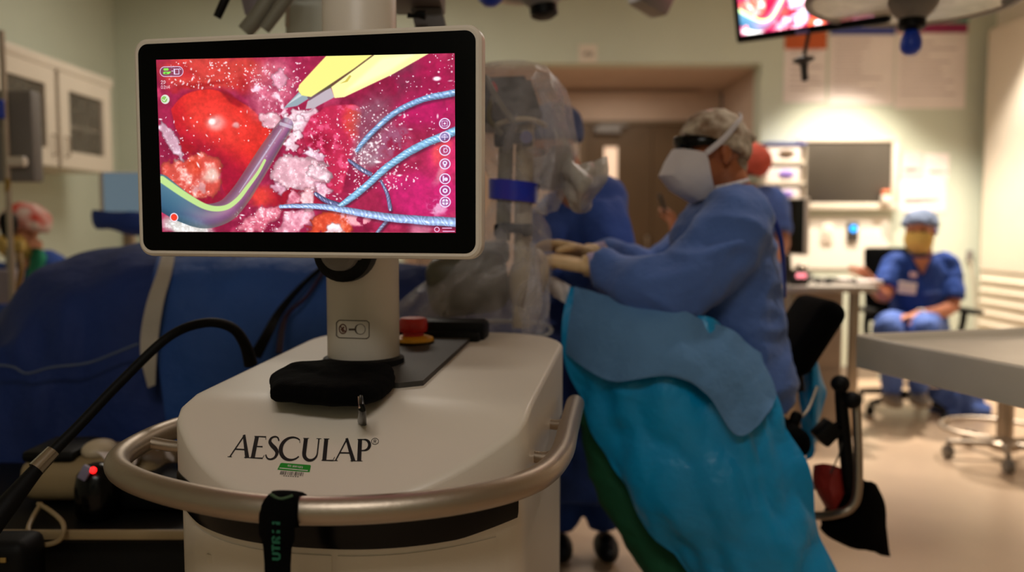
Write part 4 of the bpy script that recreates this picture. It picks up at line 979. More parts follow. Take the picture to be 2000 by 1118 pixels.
def add_hand(bm, wrist, d, nrm, s=1.0, curl=0.5, thumb=1, fr=.0088):
    """palm from the wrist along d, palm facing nrm, five separate fingers"""
    d = V(d).normalized(); nrm = V(nrm); nrm = (nrm - d * nrm.dot(d)).normalized(); w = d.cross(nrm) * thumb
    W = V(wrist)
    for o in (-.027, -.009, .009, .027):
        tube(bm, [W - d * .012 * s + w * o * .6 * s, W + d * .045 * s + w * o * .95 * s, W + d * .092 * s + w * o * s], [.015 * s, .0145 * s, .0125 * s], 10)
    for o, L, cu in ((-.030, .058, 1.15), (-.010, .074, 1.0), (.010, .080, .95), (.030, .072, .85)):
        p = W + d * .085 * s + w * o * s; a = curl * cu * .5; pts = [p]
        for seg, k in ((.46, 1), (.30, 1.2), (.24, .8)):
            dd = (d * math.cos(a) + nrm * math.sin(a) + w * o * 2.0).normalized(); p = p + dd * L * seg * s; pts.append(p); a += curl * cu * k * .8
        tube(bm, pts, [fr * 1.15 * s, fr * 1.05 * s, fr * .95 * s, fr * .7 * s], 10, n=3)
    t0 = W + d * .022 * s + w * .026 * s
    t1 = t0 + (d * .6 + w * .75 + nrm * .2).normalized() * .040 * s; t2 = t1 + (d * .9 + w * .3 + nrm * (.3 + curl * .3)).normalized() * .032 * s; t3 = t2 + (d * 1.0 - w * .05 + nrm * (.3 + curl * .5)).normalized() * .026 * s
    tube(bm, [t0, t1, t2, t3], [.014 * s, .0115 * s, .010 * s, .0075 * s], 10, n=3)
def arc_shell(bm, c, f, u, rows, th=.004, n=24, s=1.0):
    """shell wrapped round the front of a head: rows of ((fwd, up) front, (fwd, lat, up) side)"""
    f, l, u = basis(f, u); A, B = [], []
    for (ff, uf), (fs, ls, us) in rows:
        ra, rb = [], []
        for i in range(n + 1):
            th_ = -PI / 2 + PI * i / n
            k = abs(math.cos(th_)) ** .85
            for lst, e in ((ra, 0), (rb, -th)):
                lst.append(V(c) + (f * (fs + (ff + e - fs) * k) + l * (ls + e) * math.sin(th_) + u * (us + (uf - us) * k)) * s)
        A.append([bm.verts.new(p) for p in ra]); B.append([bm.verts.new(p) for p in rb])
    m = len(A)
    for i in range(m - 1):
        for j in range(n):
            bm.faces.new((A[i][j], A[i][j + 1], A[i + 1][j + 1], A[i + 1][j])); bm.faces.new((B[i][j], B[i + 1][j], B[i + 1][j + 1], B[i][j + 1]))
        bm.faces.new((A[i][0], A[i + 1][0], B[i + 1][0], B[i][0])); bm.faces.new((A[i][n], B[i][n], B[i + 1][n], A[i + 1][n]))
    for j in range(n):
        bm.faces.new((A[0][j], B[0][j], B[0][j + 1], A[0][j + 1])); bm.faces.new((A[-1][j], A[-1][j + 1], B[-1][j + 1], B[-1][j]))
MASK_ROWS = [((.116, .010), (.050, .078, -.010)), ((.134, -.020), (.046, .086, -.035)), ((.146, -.055), (.042, .086, -.062)), ((.126, -.100), (.034, .078, -.090)), ((.070, -.140), (.020, .058, -.116))]
def cap_bm(c, f, u, n, d, r=(.112, .091, .112), back=.0, s=1.0, bulge=None):
    """cap: part of an ellipsoid on the n side of a plane, closed"""
    f, l, u = basis(f, u); R = frame_R(f, l, u); t = NB()
    ell(t, (0, 0, 0), tuple(x * s for x in r), None, 40, 28)
    nn = V(n).normalized()
    g = bmesh.ops.bisect_plane(t, geom=t.verts[:] + t.edges[:] + t.faces[:], plane_co=nn * d * s, plane_no=nn, clear_inner=True)
    ed = [e for e in t.edges if len(e.link_faces) == 1]
    bmesh.ops.holes_fill(t, edges=ed)
    for v in t.verts:
        p = v.co.copy(); k = max(0, -p.x) / (r[0] * s)
        p.x -= back * k * k * s
        v.co = V(c) + R @ p
    return t

# ================================================================ the main surgeon, seated in profile
HC = P(1392, 296, 2.5); HF = V((-.985, -.12, -.06)); HU = V((-.05, 0, 1))
f_, l_, u_ = basis(HF, HU)
sg = thing('person', (P(1420, 700, 2.5).x, 2.5, .72), 'person in blue surgical gown, patterned cap and white mask, seated in profile at the microscope', 'person')
D0 = 2.5
shN, shF = P(1432, 448, D0 - .155), P(1410, 448, D0 + .17)
elN, elF = P(1318, 566, D0 - .22), P(1275, 545, D0 + .20)
wrN, wrF = P(1152, 520, D0 - .10), P(1160, 500, D0 + .06)
b = NB(); add_head(b, HC, HF, HU, 1.0)
limb(b, [HC + f_ * -.02 - u_ * .05, P(1428, 372, D0), P(1432, 430, D0)], [.058, .060, .075])
ell(b, P(1430, 470, D0), (.10, .15, .10))
body = organic('body', b, M_SKIN_T, sg, .006, 5)
# gown: torso and both sleeves in one cloth
b = NB()
for (px, py, rf, rl) in (): pass
prof = [(1428, 384, .062, .075), (1428, 402, .085, .125), (1420, 425, .115, .185), (1412, 470, .145, .205), (1412, 530, .152, .205), (1418, 600, .150, .200), (1428, 670, .150, .200), (1436, 740, .165, .205), (1436, 790, .16, .20)]
tube(b, [P(px, py, D0) for px, py, _, _ in prof], [(rf, rl) for _, _, rf, rl in prof], 28, ref=(1, 0, 0), n=4)
limb(b, [P(1432, 425, D0 - .08), shN, P(1390, 505, D0 - .20), elN, P(1240, 548, D0 - .18), wrN + V((.03, 0, .005))], [.095, .108, .100, .092, .078, .052])
limb(b, [P(1425, 425, D0 + .08), shF, P(1350, 500, D0 + .20), elF, P(1215, 515, D0 + .14), wrF + V((.02, 0, 0))], [.095, .105, .098, .086, .070, .050])
gown = organic('gown', b, M_GOWN, sg, .011, 5, .010, (6, 6, 9), .012)
# dark back seam of the gown and neck ties
b = NB(); sm = [P(1450, 372, D0 - .075), P(1478, 400, D0 - .10), P(1504, 440, D0 - .12), P(1516, 500, D0 - .10), P(1520, 580, D0 - .10), P(1516, 660, D0 - .10), P(1518, 730, D0 - .10)]
tube(b, [p + V((.010, -.03, 0)) for p in sm[:5]], [(.005, .008), (.007, .011), (.007, .011), (.006, .010), (.003, .005)], 8, n=5); obj('back_seam', b, mat('royal_trim', (16, 44, 130), .75, var=.05), gown)
b = NB(); tube(b, [P(1405, 376, D0 - .08), P(1432, 384, D0 - .095), P(1458, 372, D0 - .06), P(1468, 372, D0 + .0)], [.008, .011, .009, .008], 10, n=4); obj('neck_tie', b, mat('pale_green_tape', (150, 170, 156), .8, var=.05), gown)
for k in range(2):
    w_ = wrN if k == 0 else wrF; d_ = V((-1, .1, .1))
    b = NB(); tube(b, [w_ + V((.035, 0, .004)), w_ + V((-.005, 0, 0))], [.040, .036], 16); obj('cuff', b, mat('knit_cuff', (176, 160, 190), .9, bump=(200, .3), var=.05), gown)
# gloves
b = NB(); add_hand(b, wrN + V((-.015, .0, -.0)), V((-1, .18, .18)), V((-.1, .2, -1)), 1.1, .75, -1, .0100); limb(b, [wrN + V((.045, 0, .004)), wrN + V((-.02, 0, 0))], [.037, .030]); organic('glove', b, M_GLOVE, sg, .0045, 3)
b = NB(); add_hand(b, wrF + V((-.03, -.02, .012)), V((-1, -.15, .22)), V((-.3, -.3, -1)), 1.05, .45, 1, .0100); limb(b, [wrF + V((.03, 0, .0)), wrF + V((-.03, -.02, .010))], [.035, .029]); organic('glove', b, M_GLOVE, sg, .0045, 3)
# trousers, seated; lower legs tucked back under the chair
b = NB()
hipc = P(1436, 760, D0)
for sd, kx, ax in ((-1, 1178, 1350), (1, 1222, 1330)):
    kn = P(kx, 795, D0 + sd * (.07 if sd < 0 else .16)); an = V((P(ax, 1180, D0 + sd * .12).x, D0 + sd * .12, .10))
    limb(b, [hipc + V((.02, sd * .09, 0)), hipc + V((-.12, sd * .11, .02)), kn + V((.02, 0, .02)), kn + V((.01, 0, -.06)), P(kx + 42, 965, kn.y), an], [.115, .105, .080, .076, .078, .058])
ell(b, hipc, (.15, .19, .12)); organic('trousers', b, M_GREEN, sg, .012, 5, .005, 9, .006)
for sd, ax in ((-1, 1350), (1, 1330)):
    a_ = P(ax, 1180, D0 + sd * .12)
    b = NB(); ell(b, (a_.x - .06, a_.y, .045), (.14, .05, .045)); ell(b, (a_.x, a_.y, .08), (.05, .045, .055)); organic('shoe', b, M_DGREY, sg, .01, 3)
# patterned cap with back tie
t = cap_bm(HC + u_ * .018 - f_ * .004, HF, HU, (-.40, 0, .88), -.010, (.108, .090, .103), .004)
M_CAP = mat('patterned_cap', (206, 190, 168), .85, bump=(60, .15), col2=(128, 100, 76), vscale=20)
cap = organic('cap', t, M_CAP, sg, .006, 3, .004, 20, .004)
b = NB(); ell(b, HC - f_ * .072 - u_ * .035, (.030, .045, .055)); ell(b, HC - f_ * .080 + u_ * .015 - l_ * -.02, (.03, .03, .02))
tube(b, [HC - f_ * .085 + u_ * .03 + l_ * .03, HC - f_ * .105 + u_ * .035 + l_ * .035, HC - f_ * .112 + u_ * .02 + l_ * .03], [.010, .012, .008], 8, n=3); organic('cap_knot', b, M_CAP, cap, .006, 3, .003, 30)
# mask, straps, dark eye shield
b = NB(); arc_shell(b, HC, HF, HU, [((.118, .012), (.048, .080, -.008)), ((.142, -.022), (.044, .088, -.036)), ((.163, -.062), (.040, .088, -.066)), ((.132, -.105), (.032, .080, -.094)), ((.072, -.146), (.018, .058, -.120))]); mk = obj('mask', b, M_MASKW, sg)
for sd in (-1, 1):
    b = NB(); tube(b, [HC + f_ * .05 + l_ * sd * .083 - u_ * .010, HC + f_ * .0 + l_ * sd * .094 + u_ * .028, HC - f_ * .04 + l_ * sd * .094 + u_ * .068, HC - f_ * .062 + l_ * sd * .074 + u_ * .086, HC - f_ * .068 + l_ * sd * .040 + u_ * .098], [(.008, .0025)] * 5, 8, ref=u_, n=4)
    tube(b, [HC + f_ * .022 + l_ * sd * .068 - u_ * .108, HC - f_ * .03 + l_ * sd * .075 - u_ * .100, HC - f_ * .085 + l_ * sd * .05 - u_ * .09], [(.006, .0025)] * 3, 8, ref=u_, n=4); obj('mask_strap', b, M_MASKW, mk)
b = NB(); arc_shell(b, HC, HF, HU, [((.106, .050), (.012, .086, .030)), ((.112, .046), (.01, .089, .026)), ((.114, .030), (.02, .088, .018)), ((.108, .012), (.04, .082, .012))], .006); obj('eye_shield', b, M_BLACKG, sg)
add_eyes(HC, HF, sg, HU)

# light grey-blue gown skirt folded over the lap
b = NB(); sheet(b, [[P(x, y, D - .03) for x, y, D in r] for r in ([
 [(1122, 560, 2.42), (1215, 585, 2.32), (1320, 606, 2.245), (1385, 628, 2.24), (1430, 648, 2.25), (1486, 690, 2.30)],
 [(1116, 620, 2.39), (1215, 655, 2.25), (1320, 672, 2.185), (1390, 695, 2.18), (1440, 720, 2.19), (1512, 765, 2.25)],
 [(1107, 672, 2.365), (1200, 722, 2.235), (1308, 722, 2.165), (1385, 755, 2.15), (1442, 800, 2.16), (1510, 790, 2.21)],
 [(1104, 690, 2.36), (1190, 744, 2.235), (1306, 734, 2.165), (1380, 770, 2.15), (1442, 852, 2.135), (1504, 808, 2.18)]])], 7, 9, .004, .006, (9, 9, 9), .006)
obj('gown_skirt', b, M_LAP, sg, True, 'light grey-blue folded skirt')

# ---------------------------------------------------------------- teal drape hanging from the lap to the floor
b = NB(); sheet(b, [[P(x, y, D - .03) for x, y, D in r] for r in ([
 [(1112, 560, 2.45), (1200, 582, 2.36), (1300, 606, 2.29), (1400, 640, 2.275), (1478, 700, 2.33)],
 [(1100, 682, 2.39), (1200, 735, 2.275), (1310, 735, 2.215), (1425, 745, 2.21), (1530, 800, 2.27)],
 [(1126, 775, 2.36), (1225, 800, 2.25), (1340, 812, 2.19), (1450, 832, 2.18), (1562, 890, 2.25)],
 [(1176, 895, 2.33), (1272, 918, 2.23), (1380, 932, 2.16), (1490, 950, 2.15), (1596, 995, 2.22)],
 [(1262, 1020, 2.30), (1340, 1040, 2.21), (1432, 1050, 2.14), (1535, 1060, 2.13), (1624, 1080, 2.2)],
 [(1376, 1180, 2.28), (1442, 1190, 2.2), (1512, 1195, 2.14), (1592, 1200, 2.13), (1662, 1200, 2.2)]])], 10, 10, .003, .012, (10, 10, 3.0), .022)
tag(obj('surgical_drape', b, M_TEAL), 'teal plastic drape hanging from seated profile person\'s lap to the floor', 'drape')
b = NB(); sheet(b, pxrows([
 [(1556, 700, 2.62), (1586, 690, 2.58), (1612, 745, 2.60)],
 [(1562, 780, 2.60), (1588, 780, 2.55), (1616, 775, 2.58)],
 [(1568, 850, 2.60), (1590, 850, 2.56), (1602, 820, 2.58)],
 [(1574, 900, 2.60), (1592, 890, 2.58), (1600, 850, 2.6)]]), 6, 6, .003, .008, (14, 14, 9), .008)
tag(obj('drape_scrap', b, M_TEAL), 'small bright teal drape end hanging behind the black chair back', 'drape')

# ---------------------------------------------------------------- surgeon's chair
ch = thing('surgeon_chair', (P(1440, 800, 2.5).x, 2.5, 0), 'black surgeon chair with steel tube frame, black knobs, behind the teal drape', 'chair')
bx = (P(1604, 594, 2.55) - P(1528, 712, 2.55)).normalized(); by = V((0, 1, 0)); bzv = bx.cross(by)
c_ = P(1568, 652, 2.55)
b = NB(); box(b, c_, (.24, .28, .082), frame_R(bx, by, bzv), .038, 5); obj('backrest', b, M_FABRICK, ch)
b = NB(); tube(b, [P(1548, 700, 2.5), P(1558, 742, 2.47), P(1562, 766, 2.46)], [(.022, .02), (.020, .016), (.018, .014)], 12, n=4); tube(b, [P(1540, 690, 2.56), P(1510, 760, 2.55), P(1470, 830, 2.53)], [.02, .022, .022], 12, n=4); obj('back_support', b, M_BLACK, ch)
b = NB(); tube(b, [P(1528, 705, 2.44), P(1545, 730, 2.43), P(1556, 762, 2.425)], [(.008, .004)] * 3, 8, n=4); obj('support_highlight', b, mat('pale_blue_highlight', (120, 140, 200), .5, var=.04), ch)  # highlight along the black support, put in as a pale blue strip
b = NB(); box(b, P(1420, 838, 2.5), (.38, .40, .08), None, .035, 4); obj('seat', b, M_FABRICK, ch)
hub = V((P(1430, 900, 2.5).x, 2.5, 0))
b = NB(); cyl(b, hub + V((0, 0, .1)), hub + V((0, 0, .58)), .03); obj('column', b, M_STEEL, ch)
b = NB()
for k in range(5):
    a = math.radians(72 * k + 20); e = hub + V((math.cos(a), math.sin(a), 0)) * .30
    tube(b, [hub + V((0, 0, .12)), e + V((0, 0, .085))], [.028, .018], 10)
obj('star_base', b, M_BLACK, ch)
for k in range(5):
    a = math.radians(72 * k + 20); e = hub + V((math.cos(a), math.sin(a), 0)) * .30
    b = NB(); cyl(b, e + V((0, -.014, .03)), e + V((0, .014, .03)), .03, 16, bev=.004); cyl(b, e + V((0, 0, .05)), e + V((0, 0, .09)), .008, 8); obj('castor', b, M_RUBBER, ch)
b = NB(); tube(b, [P(1672, 780, 2.36), P(1676, 880, 2.34), P(1675, 960, 2.33), P(1664, 990, 2.33), P(1640, 1003, 2.34), P(1590, 1008, 2.40), P(1480, 1000, 2.48)], [.0125] * 7, 14, n=6)
tube(b, [P(1654, 900, 2.40), P(1650, 930, 2.40), P(1634, 945, 2.41), P(1590, 950, 2.45), P(1490, 935, 2.5)], [.0115] * 5, 14, n=6); obj('tube_frame', b, M_STEEL, ch, True, 'grey steel tube frame')
b = NB(); tube(b, [P(1641, 752, 2.38), P(1647, 830, 2.38), P(1656, 920, 2.38), P(1660, 965, 2.38)], [.016, .019, .019, .016], 14, n=4); obj('lever_post', b, M_BLACK, ch)
for px, py in ((1641, 750), (1664, 782)):
    b = NB(); ell(b, P(px, py, 2.34), (.026, .026, .024)); obj('knob', b, M_RUBBER, ch)
bxd = (P(1640, 822, 2.36) - P(1600, 862, 2.36)).normalized()
b = NB(); box(b, P(1613, 845, 2.37), (.062, .06, .052), frame_R(bxd, V((0, 1, 0)), bxd.cross(V((0, 1, 0)))), .008); tube(b, [P(1630, 832, 2.37), P(1650, 822, 2.38)], [.008, .008], 8); obj('control_box', b, M_BLACK, ch)
b = NB(); tube(b, [P(1596, 755, 2.5), P(1578, 800, 2.49), P(1556, 822, 2.48)], [.005] * 3, 8, n=4); obj('lever', b, M_STEEL, ch)
b = NB(); box(b, P(1552, 822, 2.46), (.030, .035, .055), Ry(20), .01); obj('lever_grip', b, M_BLACK, ch)
b = NB(); tube(b, [P(1646, 860, 2.37), P(1638, 890, 2.36), P(1622, 925, 2.37)], [.0025] * 3, 6, n=4); obj('thin_cord', b, M_DGREY, ch)
b = NB(); rws = [[(1600, 912, 2.45), (1625, 908, 2.41), (1650, 930, 2.43)], [(1606, 950, 2.44), (1628, 955, 2.39), (1652, 950, 2.42)], [(1618, 985, 2.44), (1632, 990, 2.40), (1644, 975, 2.42)]]
sheet(b, pxrows(rws), 6, 6, .02, .006, (18, 18, 14), .006); tag(obj('red_bag', b, mat('red_cloth', (150, 34, 22), .6, bump=(40, .3), var=.12)), 'small crumpled red bag hanging inside the steel chair frame', 'bag')
b = NB(); rws = [[(1672, 928, 2.42), (1684, 938, 2.40), (1694, 952, 2.42)], [(1640, 985, 2.43), (1672, 985, 2.37), (1708, 985, 2.42)], [(1622, 1018, 2.44), (1668, 1035, 2.37), (1716, 1040, 2.42)], [(1620, 1022, 2.44), (1674, 1060, 2.38), (1722, 1086, 2.42)]]
sheet(b, pxrows(rws), 7, 7, .03, .006, (9, 9, 9), .006); tag(obj('black_bag', b, M_FABRICK), 'black triangular cloth bag hanging from the steel chair frame', 'bag')

# ================================================================ assistant behind the microscope
AC = P(1076, 284, 2.95); AF = V((-.62, -.62, -.5)); AU = V((-.25, -.2, 1)); fa, la, ua = basis(AF, AU)
asn = thing('person', (P(1140, 700, 3.0).x, 3.0, 0), 'person in blue gown and blue cap bent behind the draped microscope', 'person')
D1 = 2.98
b = NB(); add_head(b, AC, AF, AU); limb(b, [AC - ua * .06 - fa * .02, P(1120, 372, 2.98), P(1135, 420, 3.0)], [.056, .060, .08]); organic('body', b, M_SKIN, asn, .008, 4)
b = NB()
pr = [(1126, 368, .07, .09), (1134, 385, .10, .15), (1140, 415, .13, .165), (1140, 480, .145, .155), (1140, 600, .145, .16), (1140, 760, .15, .19), (1140, 960, .16, .22)]
tube(b, [P(a, c, D1 + .06) for a, c, _, _ in pr], [(rl, rf) for _, _, rf, rl in pr], 24, ref=(1, 0, 0), n=3)
limb(b, [P(1170, 410, D1 - .02), P(1185, 450, D1 - .06), P(1190, 520, D1 - .10), P(1120, 540, D1 - .26)], [.085, .09, .08, .06])
limb(b, [P(1100, 410, D1 + .1), P(1070, 450, D1), P(1060, 520, D1 - .10), P(1050, 530, D1 - .25)], [.085, .085, .075, .06])
organic('gown', b, mat('deep_blue_gown', (52, 82, 160), .8, bump=(45, .25), var=.1, vscale=5), asn, .014, 5, .010, 7, .010)
b = NB()
for sd in (-1, 1): limb(b, [P(1140 + sd * 40, 900, D1 + .05), V((P(1140 + sd * 45, 900, D1).x, D1 + .05, .1))], [.09, .06])
organic('trousers', b, M_SCRUB, asn, .02, 3)
for sd in (-1, 1): b = NB(); ell(b, (P(1140 + sd * 45, 900, D1).x, D1 - .0, .05), (.045, .12, .04)); obj('shoe', b, M_BLACK, asn)
t = cap_bm(AC + ua * .025 - fa * .012, AF, AU, (-.5, 0, .85), -.02, (.120, .098, .110), .03); organic('cap', t, mat('blue_cap', (66, 86, 132), .85, bump=(60, .2), var=.08), asn, .008, 3, .006, 16)
b = NB(); arc_shell(b, AC, AF, AU, MASK_ROWS); obj('mask', b, M_MASKW, asn)
add_eyes(AC, AF, asn, AU)

# ================================================================ draped microscope
mc = thing('surgical_microscope', (P(1010, 400, 2.35).x, 2.35, P(1010, 640, 2.35).z), 'surgical microscope head with beige posts and blue band under clear plastic', 'microscope')
DM = 2.35
b = NB(); a0 = [P(900, 152, DM - .14), P(1034, 146, DM - .10), P(1062, 232, DM - .10), P(1000, 244, DM - .12), P(900, 236, DM - .14)]
prism(b, a0, V((0, .26, 0))); bmesh.ops.bevel(b, geom=b.edges[:], offset=.012, segments=2, affect='EDGES'); obj('carrier_arm', b, M_DGREY, mc)
b = NB(); tube(b, [V((c0.x, c0.y + .05, 1.46)), V((c0.x + .1, 2.0, 1.50)), P(910, 192, DM)], [.05, .055, .05], 20, n=4); obj('link_arm', b, M_GREYP, mc)
for px, r_, m_, y1 in ((1026, .024, M_BEIGE, 640), (990, .020, mat('olive_post', (120, 112, 92), .5, var=.05), 470)):
    b = NB(); cyl(b, P(px, 236, DM - .05), P(px - 8, y1, DM - .05), r_, 20); obj('post', b, m_, mc)
b = NB(); tube(b, [P(965, 246, DM - .10), P(1000, 234, DM - .14), P(1040, 234, DM - .12), P(1066, 246, DM - .06)], [.007] * 4, 10, n=5); obj('rim', b, M_BEIGE, mc)
for py in (270, 446):
    b = NB(); box(b, P(1003, py, DM - .08), (.075, .06, .026), Ry(6), .008); box(b, P(976, py + 4, DM - .10), (.03, .03, .035), None, .006); box(b, P(1030, py + 4, DM - .1), (.028, .03, .034), None, .006); obj('clamp', b, M_BLACK, mc)
b = NB(); cyl(b, P(1028, 268, DM - .13), P(1028, 268, DM - .16), .016, 16); obj('lens_knob', b, mat('violet_lens', (90, 90, 150), .1, var=.05), mc)
b = NB(); box(b, P(915, 552, DM), (.22, .22, .17), Ry(-8), .05, 4); organic('camera_head', b, mat('olive_grey', (84, 78, 62), .5, var=.05), mc, .01, 2)
b = NB(); ell(b, P(1032, 545, DM - .03), (.055, .09, .088), Ry(14)); obj('focus_housing', b, M_BEIGE, mc)
b = NB(); box(b, P(960, 492, DM), (.10, .10, .06), None, .015); obj('coupling', b, M_GREYP, mc)
b = NB(); box(b, P(1085, 330, DM + .05), (.07, .09, .12), Ry(18), .02, 3); cyl(b, P(1100, 340, DM + .02), P(1150, 362, DM + .0), .028, 20); obj('eyepiece', b, M_GREYP, mc)
b = NB(); tube(b, [P(962, 162, DM - .13), P(968, 175, DM - .14), P(964, 192, DM - .13)], [.005, .006, .005], 10, n=3); obj('red_tab', b, M_RED, mc)
b = NB(); tube(b, [P(948, 150, DM - .14), P(975, 200, DM - .17), P(1005, 240, DM - .16)], [.008] * 3, 8, n=4); tube(b, [P(962, 190, DM - .16), P(955, 230, DM - .16), P(980, 262, DM - .14)], [.007] * 3, 8, n=4); obj('cable', b, mat('olive_cable', (112, 104, 88), .5, var=.05), mc)
# blue band round drape and posts
b = NB(); bc = P(1003, 374, DM - .05); rx, ry = .067, .078
ring = []
for z0, e in ((-.026, 0), (.026, 0), (.026, -.004), (-.026, -.004)):
    ring.append([b.verts.new(bc + V(((rx + e) * math.cos(a), (ry + e) * math.sin(a), z0 - .10 * (rx + e) * math.cos(a)))) for a in [2 * PI * i / 36 for i in range(36)]])
for q in range(4):
    a, c = ring[q], ring[(q + 1) % 4]
    for i in range(36): b.faces.new((a[i], a[(i + 1) % 36], c[(i + 1) % 36], c[i]))
tag(obj('tie_band', b, mat('blue_tape', (18, 50, 190), .35, col2=(60, 50, 170), vscale=14)), 'bright blue tie band wrapped round the clear microscope drape', 'band')
# clear drape
def drape_tube(bm, rows, seg=48, amp=.012, th=.0015, sc=(16, 16, 5)):
    rws = [V((a, c, d)) for a, c, d in [(r[0], r[1], 0) for r in rows]]
    P_, Rr = [], []
    n = 7
    cs = spline([P(r[0], r[1], r[2]) for r in rows], n); hs = spline([(r[3], r[4], 0) for r in rows], n)
    rings = []
    for c, h in zip(cs, hs):
        rg = []
        for k in range(seg):
            a = 2 * PI * k / seg; p = c + V((h.x * math.cos(a), h.y * math.sin(a), 0)); d_ = V((math.cos(a), math.sin(a), 0))
            q = V((p.x * sc[0], p.y * sc[1], p.z * sc[2])); p += d_ * (amp * (noise.noise(q) - .9 * abs(noise.noise(q * 1.7 + V((4, 4, 4))))))
            rg.append(p)
        rings.append(rg)
    vs = [[bm.verts.new(p) for p in r] for r in rings]
    for a, c in zip(vs, vs[1:]):
        for k in range(seg): bm.faces.new((a[k], a[(k + 1) % seg], c[(k + 1) % seg], c[k]))
    return vs
pd = thing('microscope_drape', (P(1000, 640, DM).x, DM, P(1000, 640, DM).z), 'clear wrinkled plastic drape hanging over the microscope to the cart', 'drape')
b = NB(); vs = drape_tube(b, [(1000, 140, DM, .10, .17), (1008, 180, DM, .135, .19), (1018, 240, DM, .145, .19), (1030, 310, DM, .135, .17), (1006, 362, DM - .045, .062, .07), (1002, 388, DM - .045, .062, .07), (1002, 450, DM, .10, .14), (975, 520, DM, .145, .18), (925, 590, DM, .21, .20), (918, 625, DM, .22, .22), (918, 642, DM, .225, .23)])
b.faces.new(vs[0][::-1]); obj('main_sleeve', b, M_PLASTIC, pd, True, angle=180)
b = NB(); last = [v for v in vs] if False else None
hm = [P(918, 644, DM) + V((.226 * math.cos(a), .231 * math.sin(a), .004 * math.sin(3 * a))) for a in [2 * PI * i / 40 for i in range(41)]]
tube(b, hm, [.006] * 41, 8); obj('hem', b, M_BAG, pd)
b = NB(); sheet(b, pxrows([[(1098, 262, DM - .02), (1112, 285, DM - .08), (1135, 318, DM - .08), (1184, 306, DM)], [(1094, 330, DM - .05), (1115, 345, DM - .12), (1145, 352, DM - .12), (1178, 350, DM - .02)], [(1100, 380, DM - .03), (1118, 392, DM - .09), (1138, 402, DM - .09), (1160, 388, DM)], [(1122, 412, DM), (1132, 416, DM - .03), (1142, 418, DM - .03), (1150, 408, DM)]]), 7, 7, .0015, .010, (14, 14, 14), .010); obj('eyepiece_sleeve', b, M_BAG, pd)
b = NB(); sheet(b, pxrows([[(1040, 146, DM + .05), (1070, 142, DM - .06), (1092, 146, DM + .02)], [(1055, 200, DM - .12), (1085, 205, DM - .14), (1108, 222, DM)], [(1060, 290, DM - .14), (1092, 300, DM - .16), (1112, 300, DM - .02)], [(1048, 400, DM - .13), (1070, 415, DM - .14), (1095, 400, DM - .04)], [(1042, 415, DM - .08), (1062, 425, DM - .09), (1085, 415, DM - .04)]]), 7, 7, .0015, .012, (14, 14, 6), .012); obj('side_fold', b, M_PLASTIC, pd)
b = NB(); sheet(b, pxrows([[(1030, 470, DM - .12), (1050, 480, DM - .13), (1068, 540, DM - .05)], [(1030, 560, DM - .16), (1056, 570, DM - .16), (1072, 580, DM - .05)], [(1020, 620, DM - .16), (1050, 650, DM - .15), (1068, 640, DM - .05)], [(1020, 690, DM - .14), (1048, 700, DM - .13), (1064, 690, DM - .05)]]), 7, 7, .0015, .012, (14, 14, 6), .012); obj('lower_fold', b, M_PLASTIC, pd)
# white cloth corner lit at the wound edge
b = NB(); sheet(b, pxrows([[(1064, 540, 2.5), (1090, 548, 2.46), (1122, 566, 2.5)], [(1070, 556, 2.46), (1094, 562, 2.42), (1120, 578, 2.46)], [(1082, 578, 2.46), (1100, 590, 2.43), (1116, 600, 2.46)]]), 5, 5, .003, .006, (18, 18, 18)); tag(obj('white_cloth', b, M_PAPER), 'small white cloth corner under the gloved hands', 'cloth')

# ================================================================ draped patient on the operating table
M_TAPE = mat('tape', (170, 160, 146), .6, bump=(40, .2), var=.04)
pt = thing('patient_drape', (P(350, 905, 2.5).x, 2.7, .5), 'dark navy drape mound over the operating table, behind the cart', 'drape')
cols = [(-120, 640), (-20, 625), (30, 580), (75, 535), (120, 518), (170, 492), (250, 476), (350, 470), (480, 472), (640, 482), (800, 520), (930, 560), (1040, 580), (1118, 600)]
rows = [[(x, y + 40, 3.35 if x < 700 else 2.80) for x, y in cols], [(x, y + 6, 3.1 if x < 700 else 2.78) for x, y in cols], [(x, y, 2.9 if x < 700 else 2.75) for x, y in cols], [(x, y + 45 + (12 if i % 2 else 0), 2.66) for i, (x, y) in enumerate(cols)], [(x, 660 + .12 * (y - 480), 2.56 + (.03 if i % 2 else 0)) for i, (x, y) in enumerate(cols)], [(x, 780, 2.53 + (.03 if i % 3 else 0)) for i, (x, y) in enumerate(cols)], [(x, 905 + (14 if i % 2 else 0), 2.52) for i, (x, y) in enumerate(cols)]]
b = NB(); sheet(b, pxrows(rows), 5, 7, .004, .014, (3.2, 3.2, 2.6), .016); obj('navy_sheet', b, M_NAVY, pt)
rows = [[(x, 478 + 4 * math.sin(i), 2.80) for i, x in enumerate((312, 400, 500, 600, 700))], [(x, 540, 2.60) for x in (300, 400, 500, 600, 720)], [(x, 660, 2.505) for x in (302, 400, 500, 600, 720)], [(x, 780, 2.475) for x in (318, 400, 500, 600, 720)], [(x, 880, 2.47) for x in (330, 400, 500, 600, 720)]]
b = NB(); sheet(b, pxrows(rows), 7, 7, .003, .010, (5, 5, 3), .010); obj('mid_blue_sheet', b, M_MIDBLUE, pt, True, 'lighter blue overlapping sheet')
b = NB(); sheet(b, pxrows([[(318, 490, 2.71), (343, 490, 2.71)], [(308, 530, 2.585), (336, 532, 2.585)], [(288, 590, 2.50), (320, 592, 2.50)], [(276, 650, 2.475), (310, 655, 2.475)], [(276, 700, 2.455), (306, 705, 2.455)], [(290, 758, 2.45), (304, 752, 2.45)]]), 4, 6, .003, .002); obj('tape_strip', b, M_TAPE, pt, True, 'pale tape strip')
